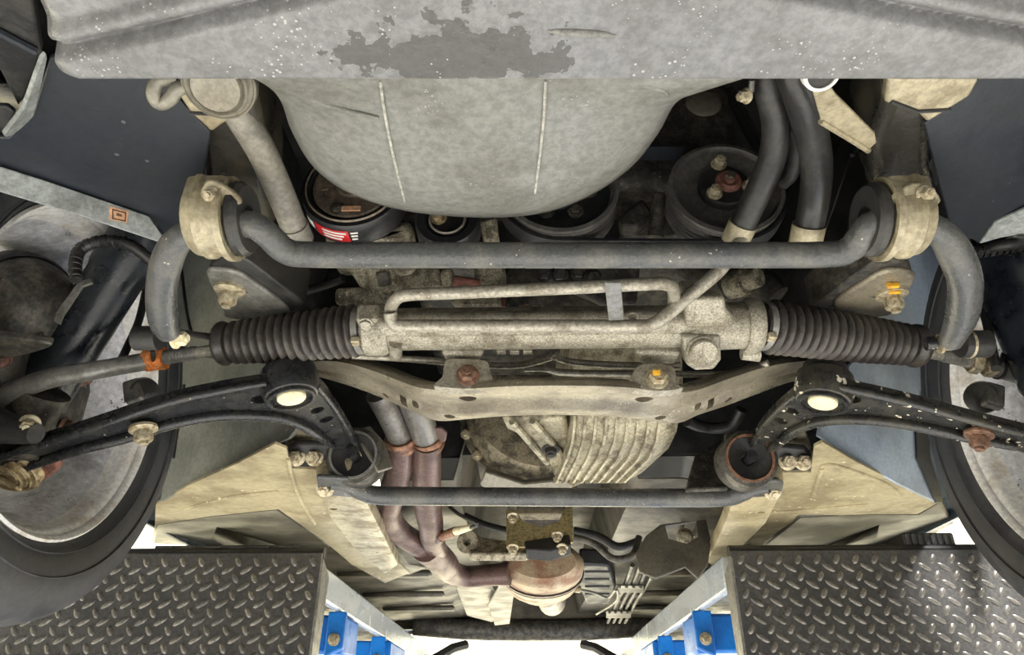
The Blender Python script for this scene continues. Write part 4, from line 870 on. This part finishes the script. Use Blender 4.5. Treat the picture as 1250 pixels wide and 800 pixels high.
# castings seen between the pulleys
lump('front_bracket', [(760, 215), (800, 205), (830, 240), (838, 292), (758, 292)], .78, .08, 'greasy', .3)
lump('front_bracket', [(756, 262), (785, 240), (800, 262), (780, 278), (760, 278)], .76, .03, 'greasy', .2)
MB().tube([PY(806, 240, .74), PY(800, 290, .76)], .011, 12).obj('bracket_pillar', 'greasy', en)
lump('front_bracket', [(585, 268), (606, 262), (610, 296), (590, 296)], .77, .05, 'alu', .3)
lump('timing_cover', [(440, 180), (860, 180), (900, 300), (440, 300)], .83, .05, 'dark', .0001)
# alternator
c = PY(852, 178, .80)
t = thing('alternator', 'dirty finned alternator above the round pulley, shiny small pulley in front', 'alternator', c + V((0, 0, -.07)))
MB().lathe([(0, 0), (.055, .0), (.066, .012), (.070, .03), (.070, .10), (0, .10)], c, V((0, 1, 0)), 40).obj('alternator_body', 'greasy', t)
for k in range(14):
    a = math.radians(190 + k * 12.3); MB().box(c + V((math.cos(a) * .066, .012, math.sin(a) * .066)), (.012, .03, .005), Matrix.Rotation(-a, 3, 'Y')).obj('cooling_fin', 'alu', t)
c2 = c + V((.002, -.05, .035))
MB().lathe([(0, -.004), (.02, -.004), (.026, 0), (.029, .004), (.026, .008), (.029, .012), (.026, .016), (.029, .020), (.026, .024), (.029, .03), (.02, .034), (0, .05)], c2, V((0, 1, 0)), 36).obj('small_pulley', 'foil', t)
MB().plate([(876, 140), (886, 120), (898, 170), (896, 190), (880, 184)], yplane(.80), .04).obj('alternator_ear', 'alu', t, bevel=.006)

# ------------------------------------------------------------------ hoses right and left of the engine
def big_hose(lab, q, r, m, collar, cm='pipe', group=None, name='coolant_hose'):
    t = thing(name, lab, 'hose', P(*q[-1]), group); pts = [P(*x) for x in q]
    MB().tube(pts, r, 20, 6).obj('hose_body', m, t)
    d = (pts[-1] - pts[-2]).normalized()
    MB().lathe([(r * .9, -.012), (r * 1.12, -.012), (r * 1.12, .012), (r * .9, .014)], pts[-1] - d * .002, d, 24, closed=True).obj('collar', collar, t)
    return t
big_hose('black hose curving down in front of the round pulley to a beige collar', [(930, 60, .60), (938, 105, .575), (947, 150, .56), (942, 195, .545), (922, 242, .53), (901, 286, .51)], .0150, 'rubber', 'beige2')
big_hose('thick straight black hose right of the round pulley, ending in a beige collar', [(960, 60, .57), (974, 105, .55), (990, 160, .54), (997, 205, .53), (993, 250, .52), (985, 288, .50)], .0168, 'rubber', 'beige2')
big_hose('grey-beige tube curving down left of the tray behind the bar', [(262, 80, .53), (288, 132, .52), (318, 182, .515), (342, 235, .51), (362, 285, .50)], .0152, 'dusty', 'dusty', name='air_hose')
t = hose('small_hose', 'thin black hose behind the thick hose on the right', 'hose', [P(960, 120, .62), P(972, 170, .61), P(968, 210, .60), P(955, 225, .60)], .008, 'rubber')
t = thing('hose_clip', 'worm-drive hose clip with pale screw behind the tray edge on the right', 'clip', P(915, 115, .57))
MB().hexa(P(912, 117, .56), V((-1, -.3, -.4)), .006, .010).obj('screw', 'bolt', t); MB().tube([P(918, 98, .565), P(917, 112, .56)], .003, 8).obj('band_end', 'steelgrey', t)
hose('wire_loom', 'thin black wiring crossing behind the left end of the bar', 'wire', [P(330, 322, .55), P(355, 356, .55), P(385, 352, .55), P(420, 340, .55)], .006, 'rubber')
# slanting black strut plates behind the right hoses
for lab, poly, y in (('narrow black metal stay slanting behind the hoses, next to the pulley', [(882, 108), (892, 106), (936, 180), (930, 190), (922, 186)], .76), ('long dark channel slanting down at the right of the thick hose', [(1062, 100), (1096, 98), (1040, 190), (1006, 290), (985, 296), (1012, 200)], .70)):
    t = thing('stay_plate', lab, 'stay', PY(poly[0][0], poly[0][1], y)); MB().plate(poly, yplane(y), .006).obj('stay_sheet', 'dark', t, bevel=.002)
    MB().tube([PY(x, yy, y - .002) for x, yy in poly[1:3]], .003, 8).obj('folded_edge', 'dark', t)

# ------------------------------------------------------------------ chassis legs ahead of the anti-roll bar
for s, lab, poly, poly2 in ((-1, 'beige box chassis leg left, running forward above the dark panel', [(196, 60), (300, 60), (318, 150), (330, 240), (330, 300), (250, 262), (244, 200), (236, 150), (216, 112)], [(212, 108), (244, 96), (262, 120), (278, 148), (258, 162), (232, 138)]),
                            (1, 'beige box chassis leg right, running forward above the dark panel', [(1075, 60), (1210, 60), (1196, 110), (1140, 150), (1136, 200), (1146, 240), (1130, 270), (1066, 250), (1062, 180), (1080, 130)], [(1084, 96), (1196, 96), (1184, 118), (1132, 150), (1118, 136), (1080, 126)])):
    t = thing('chassis_leg', lab, 'chassis leg', P(poly[4][0], poly[4][1], .50), 'front chassis legs')
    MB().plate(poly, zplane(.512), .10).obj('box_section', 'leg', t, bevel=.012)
    o = MB().plate(poly2, zplane(.495), .014).obj('flange_plate', 'beige2', t, bevel=.003)
    e = [(232, 138), (258, 139), (278, 140)] if s < 0 else [(1088, 124), (1120, 136), (1160, 134)]
    MB().tube([P(x, y, .4945) for x, y in e], .002, 6).obj('weld_line', 'dark', o)
t = thing('tow_socket', 'round beige ringed tow socket tucked behind the tray edge, left', 'tow socket', P(262, 112, .47))
c = P(266, 104, .475); MB().lathe([(0, -.008), (.020, -.008), (.022, -.004), (.025, -.004), (.027, 0), (.031, .002), (.031, .012), (.026, .02), (0, .03)], c, V((-.05, .35, .9)), 40).obj('socket', 'foil', t)
for r, h in ((.024, -.005), (.0295, .0015)): MB().lathe([(r, h - .0015), (r + .0015, h), (r, h + .0015), (r - .0015, h)], c, V((-.05, .35, .9)), 40, closed=True).obj('ring', 'foil', t)
t = thing('tow_eye', 'dull silver tow eye loop beside the round socket, left', 'tow eye', P(205, 118, .47))
MB().tube([P(228, 104, .48), P(216, 110, .475), P(206, 122, .47), P(195, 126, .47), P(188, 118, .47), P(189, 106, .475), P(196, 98, .48), P(214, 96, .485)], .0062, 12, 5).obj('loop', 'foil', t)
t = thing('white_cap', 'white plastic cap peeping out behind the tray edge, right', 'cap', P(1003, 100, .46))
MB().lathe([(0, -.001), (.0115, -.001), (.0125, .004), (0, .010)], P(1003, 89, .465), V((0, .35, .9)), 32).obj('cap_centre', 'dark', t)
MB().lathe([(.012, -.003), (.0150, -.002), (.0155, .006), (.012, .008)], P(1003, 89, .465), V((0, .35, .9)), 32, closed=True).obj('cap_ring', 'white', t)
t = thing('undertray_bracket', 'beige pointed sheet bracket reaching right from behind the tray edge', 'bracket', P(1030, 150, .47))
pb = plane3(P(988, 96, .47), P(1066, 172, .49), P(1000, 150, .482)); MB().plate([(986, 92), (1012, 104), (1020, 116), (1068, 164), (1070, 174), (1060, 184), (1048, 176), (1002, 148)], pb, .004).obj('bracket_sheet', 'beige2', t, bevel=.001)
MB().tube([PL(x, y, pb) for x, y in [(1002, 148), (1048, 176), (1060, 184)]], .003, 8).obj('folded_edge', 'beige2', t)

# ------------------------------------------------------------------ dark splash panels in front of the wheels
def splash(lab, poly, z, flange, m='liner'):
    t = thing('splash_panel', lab, 'splash panel', P(poly[0][0], poly[0][1], z), 'dark splash panels')
    MB().plate(poly, zplane(z), .005).obj('panel_sheet', m, t, bevel=.0015)
    return t
t = splash('dark slate splash panel on the left, with pale flange and orange stamp', [(-60, 168), (10, 168), (40, 140), (60, 70), (110, 60), (190, 80), (215, 118), (236, 140), (257, 162), (247, 230), (236, 290), (205, 290), (180, 264), (60, 224), (-60, 186)], .50, None)
fl = plane3(P(0, 202, .497), P(180, 264, .497), P(100, 262, .478))
o = MB().plate([(-60, 184), (60, 222), (182, 264), (206, 299), (190, 294), (100, 264), (0, 234), (-60, 214)], fl, .004).obj('flange', 'flange', t, bevel=.001)
st_ = (fl[0] - fl[1] * .0012, fl[1])
MB().plate([(134, 252), (157, 258), (155, 272), (133, 268)], st_, .002).obj('stamp', 'peach', o)
st2 = (fl[0] - fl[1] * .0018, fl[1])
for poly in ([(137, 255), (154, 259.5), (154, 261), (137, 256.5)], [(137, 266), (153, 269.5), (153, 271), (137, 267.5)], [(137, 255), (138.4, 255.3), (138.4, 267.5), (137, 267)], [(152.6, 259), (154, 259.5), (153.5, 270.5), (152.2, 270)], [(142, 260), (149, 262), (149, 265), (142, 263.4)]):
    MB().plate(poly, st2, .001).obj('stamp_mark', 'ink', o)
pv = plane3(P(40, 130, .49), P(66, 60, .49), P(10, 166, .475))
MB().plate([(52, 72), (58, 72), (44, 132), (36, 148), (14, 166), (6, 164), (26, 138), (36, 116)], pv, .004, 2).obj('upright_flange', 'flange', t, bevel=.001)
t = splash('dark slate splash panel on the right with a pale corner at its lower edge', [(1128, 152), (1160, 128), (1200, 92), (1330, 60), (1330, 280), (1250, 262), (1218, 272), (1196, 298), (1186, 292), (1166, 302), (1158, 268), (1146, 226)], .50, None)
fl = plane3(P(1196, 298, .497), P(1218, 270, .497), P(1260, 290, .49))
MB().plate([(1196, 298), (1214, 272), (1250, 256), (1330, 240), (1330, 280), (1250, 285), (1220, 291)], fl, .004).obj('flange', 'flange', t, bevel=.001)
# dark bumper support at the top left edge
t = thing('bumper_support', 'black bumper support at the top left corner, light showing behind it', 'bumper', P(20, 60, .48))
pb = plane3(P(-40, 0, .46), P(40, 20, .46), P(0, 80, .50))
MB().plate([(-60, -60), (30, -60), (46, 40), (50, 66), (30, 120), (22, 130), (0, 86), (-60, 60)], pb, .01).obj('support_skin', 'dark', t, bevel=.002)
MB().plate([(-60, 128), (8, 130), (18, 138), (10, 164), (-60, 168)], zplane(.51), .006).obj('support_shelf', 'dark', t, bevel=.002)
MB().tube([PL(x, y, pb) - pb[1] * .003 for x, y in [(-20, 24), (10, 40), (44, 58)]], .004, 8, 4).obj('moulded_rib', 'liner', t)

# ------------------------------------------------------------------ front undertray
ut = thing('undertray', 'large dusty grey plastic undertray with wet stain and rounded tub, across the top', 'undertray', P(640, 97, .42))
ZT = .43
def ridge(px):     # picture row of the long swage on each side of the tray
    if px < 660: return 78 - (px - 75) * .232
    return -52 + (px - 660) * .182
def smooth01(t): t = min(max(t, 0), 1); return t * t * (3 - 2 * t)
rows = []
NR, NC = 120, 130
for i in range(NR):
    f = i / (NR - 1); row = []
    for j in range(NC):
        g = j / (NC - 1)
        py = 99 - f ** 1.5 * 330
        xl = 62 + .0 * f; 
        # left edge: rounded corner then leaning outwards/forwards
        if py > 60: k = (py - 60) / 39; xl = 58 + 16 * k + 14 * k ** 6
        else: xl = 58 - (60 - py) * .5
        xr = 1362 - ((py - 60) / 39 * 14 if py > 60 else 0) + max(0, (60 - py)) * .5
        px = xl + (xr - xl) * g
        z = ZT
        dd = ridge(px) - py                     # > 0: in front of the swage
        z += .016 * smooth01((dd + 2) / 14)
        z -= .010 * math.exp(-((dd - 26) / 11) ** 2)
        e = min(px - xl, xr - px) / 18
        z += .006 * (1 - smooth01(e)) 
        z += .006 * (1 - smooth01((99 - py) / 7))
        row.append(P(px, py, ZT) + V((0, 0, z - ZT)))
    rows.append(row)
MB().grid(rows).obj('front_panel', 'tray', ut, solid=.004, smooth=70)
q = P(708, 40, .43); MB().tube([P(668, 37, .4285), P(690, 39, .428), P(730, 41, .428), P(752, 43, .4285)], [.001, .0028, .0028, .001], 10, 4).obj('drain_slot_bead', 'bead', ut)
# tub: dished, half-round rear part
rim = spline([(292, 86), (325, 102), (344, 122), (358, 160), (385, 204), (430, 236), (495, 256), (580, 264), (655, 260), (715, 240), (768, 204), (802, 162), (824, 124), (856, 110), (935, 86)], 5)
C0 = P(585, 86, .436); rings = []
for k in range(16):
    f = k / 15; row = []
    for x, y in rim:
        w = smooth01((y - 92) / 45); R = P(x, y, .437 + .048 * w); p = C0 + (R - C0) * f; p.z = .437 + w * (.014 * f ** 2 + .034 * f ** 5)
        row.append(p)
    rings.append(row)
# keep the rim where the outline says: last ring at full height
MB().grid(rings).obj('tub', 'tub', ut, solid=.003, smooth=80)
def on_tub(px, py):
    z = .44
    for _ in range(8):
        p = P(px, py, z); best = 0
        d = p - C0; d.z = 0; ang = d.normalized(); fr = 0; mx = -2
        for x, y in rim:
            R = P(x, y, .485) - C0; R.z = 0; dt = ang.dot(R.normalized())
            if dt > mx: mx = dt; fr = d.length / R.length
        z = .437 + .014 * fr ** 2 + .034 * min(fr, 1) ** 5
    return P(px, py, z - .0028)
for pts, m in (([(464, 99), (470, 140), (480, 190), (492, 238), (494, 246)], 'seam'), ([(666, 99), (664, 140), (659, 190), (653, 236)], 'seam')):
    MB().tube([on_tub(x, y) for x, y in pts], .0013, 8, 4).obj('moulding_seam', m, ut)
for pts in ([(345, 106), (380, 120), (420, 134), (462, 144)], [(775, 106), (790, 104), (810, 110), (815, 116)]):
    MB().tube([on_tub(x, y) for x, y in pts], [.0015] + [.003] * (len(pts) - 2) + [.0015], 10, 4).obj('moulded_crease', 'tub', ut)

# ------------------------------------------------------------------ odds and ends right of the gearbox
t = thing('plastic_shield', 'dusty grey plastic shield with square window hanging right of the gearbox', 'shield', P(825, 700, .40))
ps = plane3(PY(785, 650, 1.72), PY(865, 640, 1.70), PY(830, 705, 1.66))
o = MB().plate([(776, 676), (788, 654), (806, 640), (862, 634), (868, 660), (864, 690), (852, 706), (836, 692), (800, 706), (780, 698)], ps, .008).obj('shield_sheet', 'shield', t, bevel=.003)
cu = MB(); ring = [PL(x, y, ps) for x, y in ((812, 642), (850, 636), (852, 656), (838, 664), (816, 658))]; cu.prism([p - ps[1] * .03 for p in ring], ps[1] * .06); cut(bake(o), cu)
MB().tube([PY(838, 622, 1.8), PY(830, 652, 1.8)], .006, 8).obj('rod', 'pipe', t); MB().tube([PY(860, 622, 1.8), PY(846, 655, 1.8)], .006, 8).obj('rod', 'pipe', t)
MB().hexa(PY(836, 656, 1.78), V((0, -1, -.3)), .016, .014).obj('joint_nut', 'alu', t)
t = thing('steering_joint_cover', 'dark folded cover plate just left of the right arm bush', 'cover', P(865, 570, .42))
MB().plate([(848, 556), (880, 536), (900, 545), (884, 560), (890, 596), (836, 598)], plane3(PY(848, 556, 1.2), PY(890, 556, 1.2), PY(860, 598, 1.16)), .01).obj('cover_sheet', 'greasy', t, bevel=.004)
hose('coolant_line', 'dark hose bending down behind the right end of the crossmember', 'hose', [P(838, 514, .50), P(862, 522, .50), P(892, 520, .50), P(905, 500, .52)], .011, 'rubber')
hose('shift_linkage', 'black linkage rods running right from the gearbox mount', 'linkage', [PY(700, 648, 1.75), PY(730, 655, 1.75), PY(755, 668, 1.75), PY(782, 660, 1.75)], .010, 'dark')
hose('shift_linkage', 'lower black linkage rod meeting the upper one at the shield', 'linkage', [PY(700, 656, 1.72), PY(725, 664, 1.72), PY(748, 682, 1.72), PY(772, 678, 1.72), PY(780, 656, 1.74)], .008, 'greasy')
hose('shift_linkage', 'thin dark rod running left from the gearbox mount to the sensor wire', 'linkage', [PY(560, 626, 1.8), PY(590, 640, 1.76), PY(620, 648, 1.74)], .008, 'dark')
t = thing('canister_box', 'black ridged plastic box right of the converter', 'box', P(735, 720, .40))
MB().plate([(708, 690), (744, 692), (752, 716), (745, 738), (716, 738), (706, 716)], zplane(.42), .05).obj('box_body', 'dark', t, bevel=.008)
for i in range(4): MB().tube([P(714, 698 + i * 9, .419), P(744, 698 + i * 9, .419)], .004, 8).obj('box_rib', 'dark', t)
for i, (dx, lab) in enumerate(((0, 'innermost of four dark fuel lines, next to the black box'), (10, 'second of four dark fuel lines right of the converter'), (20, 'third of four dark fuel lines right of the converter'), (30, 'outermost of four dark fuel lines, nearest the right runway'))):
    hose('fuel_line', lab, 'fuel line', [P(772 + dx, 690, .42), P(764 + dx * .9, 712, .42), P(752 + dx * .75, 738, .42), P(742 + dx * .7, 760, .42)], .007, 'rubber', 'fuel lines under the floor')
for lab, x, y, w in (('upper pale clip holding the fuel lines', 752, 716, 34), ('lower pale clip holding the fuel lines, farther back', 740, 747, 30)):
    t = thing('line_clip', lab, 'clip', P(x + w / 2, y, .40), 'fuel line clips')
    MB().plate([(x, y), (x + w, y), (x + w, y + 8), (x, y + 8)], zplane(.408), .006).obj('clip_bar', 'foil', t, bevel=.002)
    for i in range(4): MB().box(P(x + 4 + i * (w - 8) / 3, y + 1, .404), (.010, .012, .010)).obj('clip_tooth', 'foil', t, bevel=.002)
hose('sensor_lead', 'pale thin metal lead curving from the converter towards the clips', 'lead', [P(706, 720, .40), P(725, 724, .40), P(742, 730, .40), P(752, 720, .40), P(752, 734, .40), P(728, 750, .40)], .0045, 'foil')
MB().tube([P(701, 719, .40), P(707, 720, .40)], .011, 12).obj('sensor_nut', 'brass', ex)
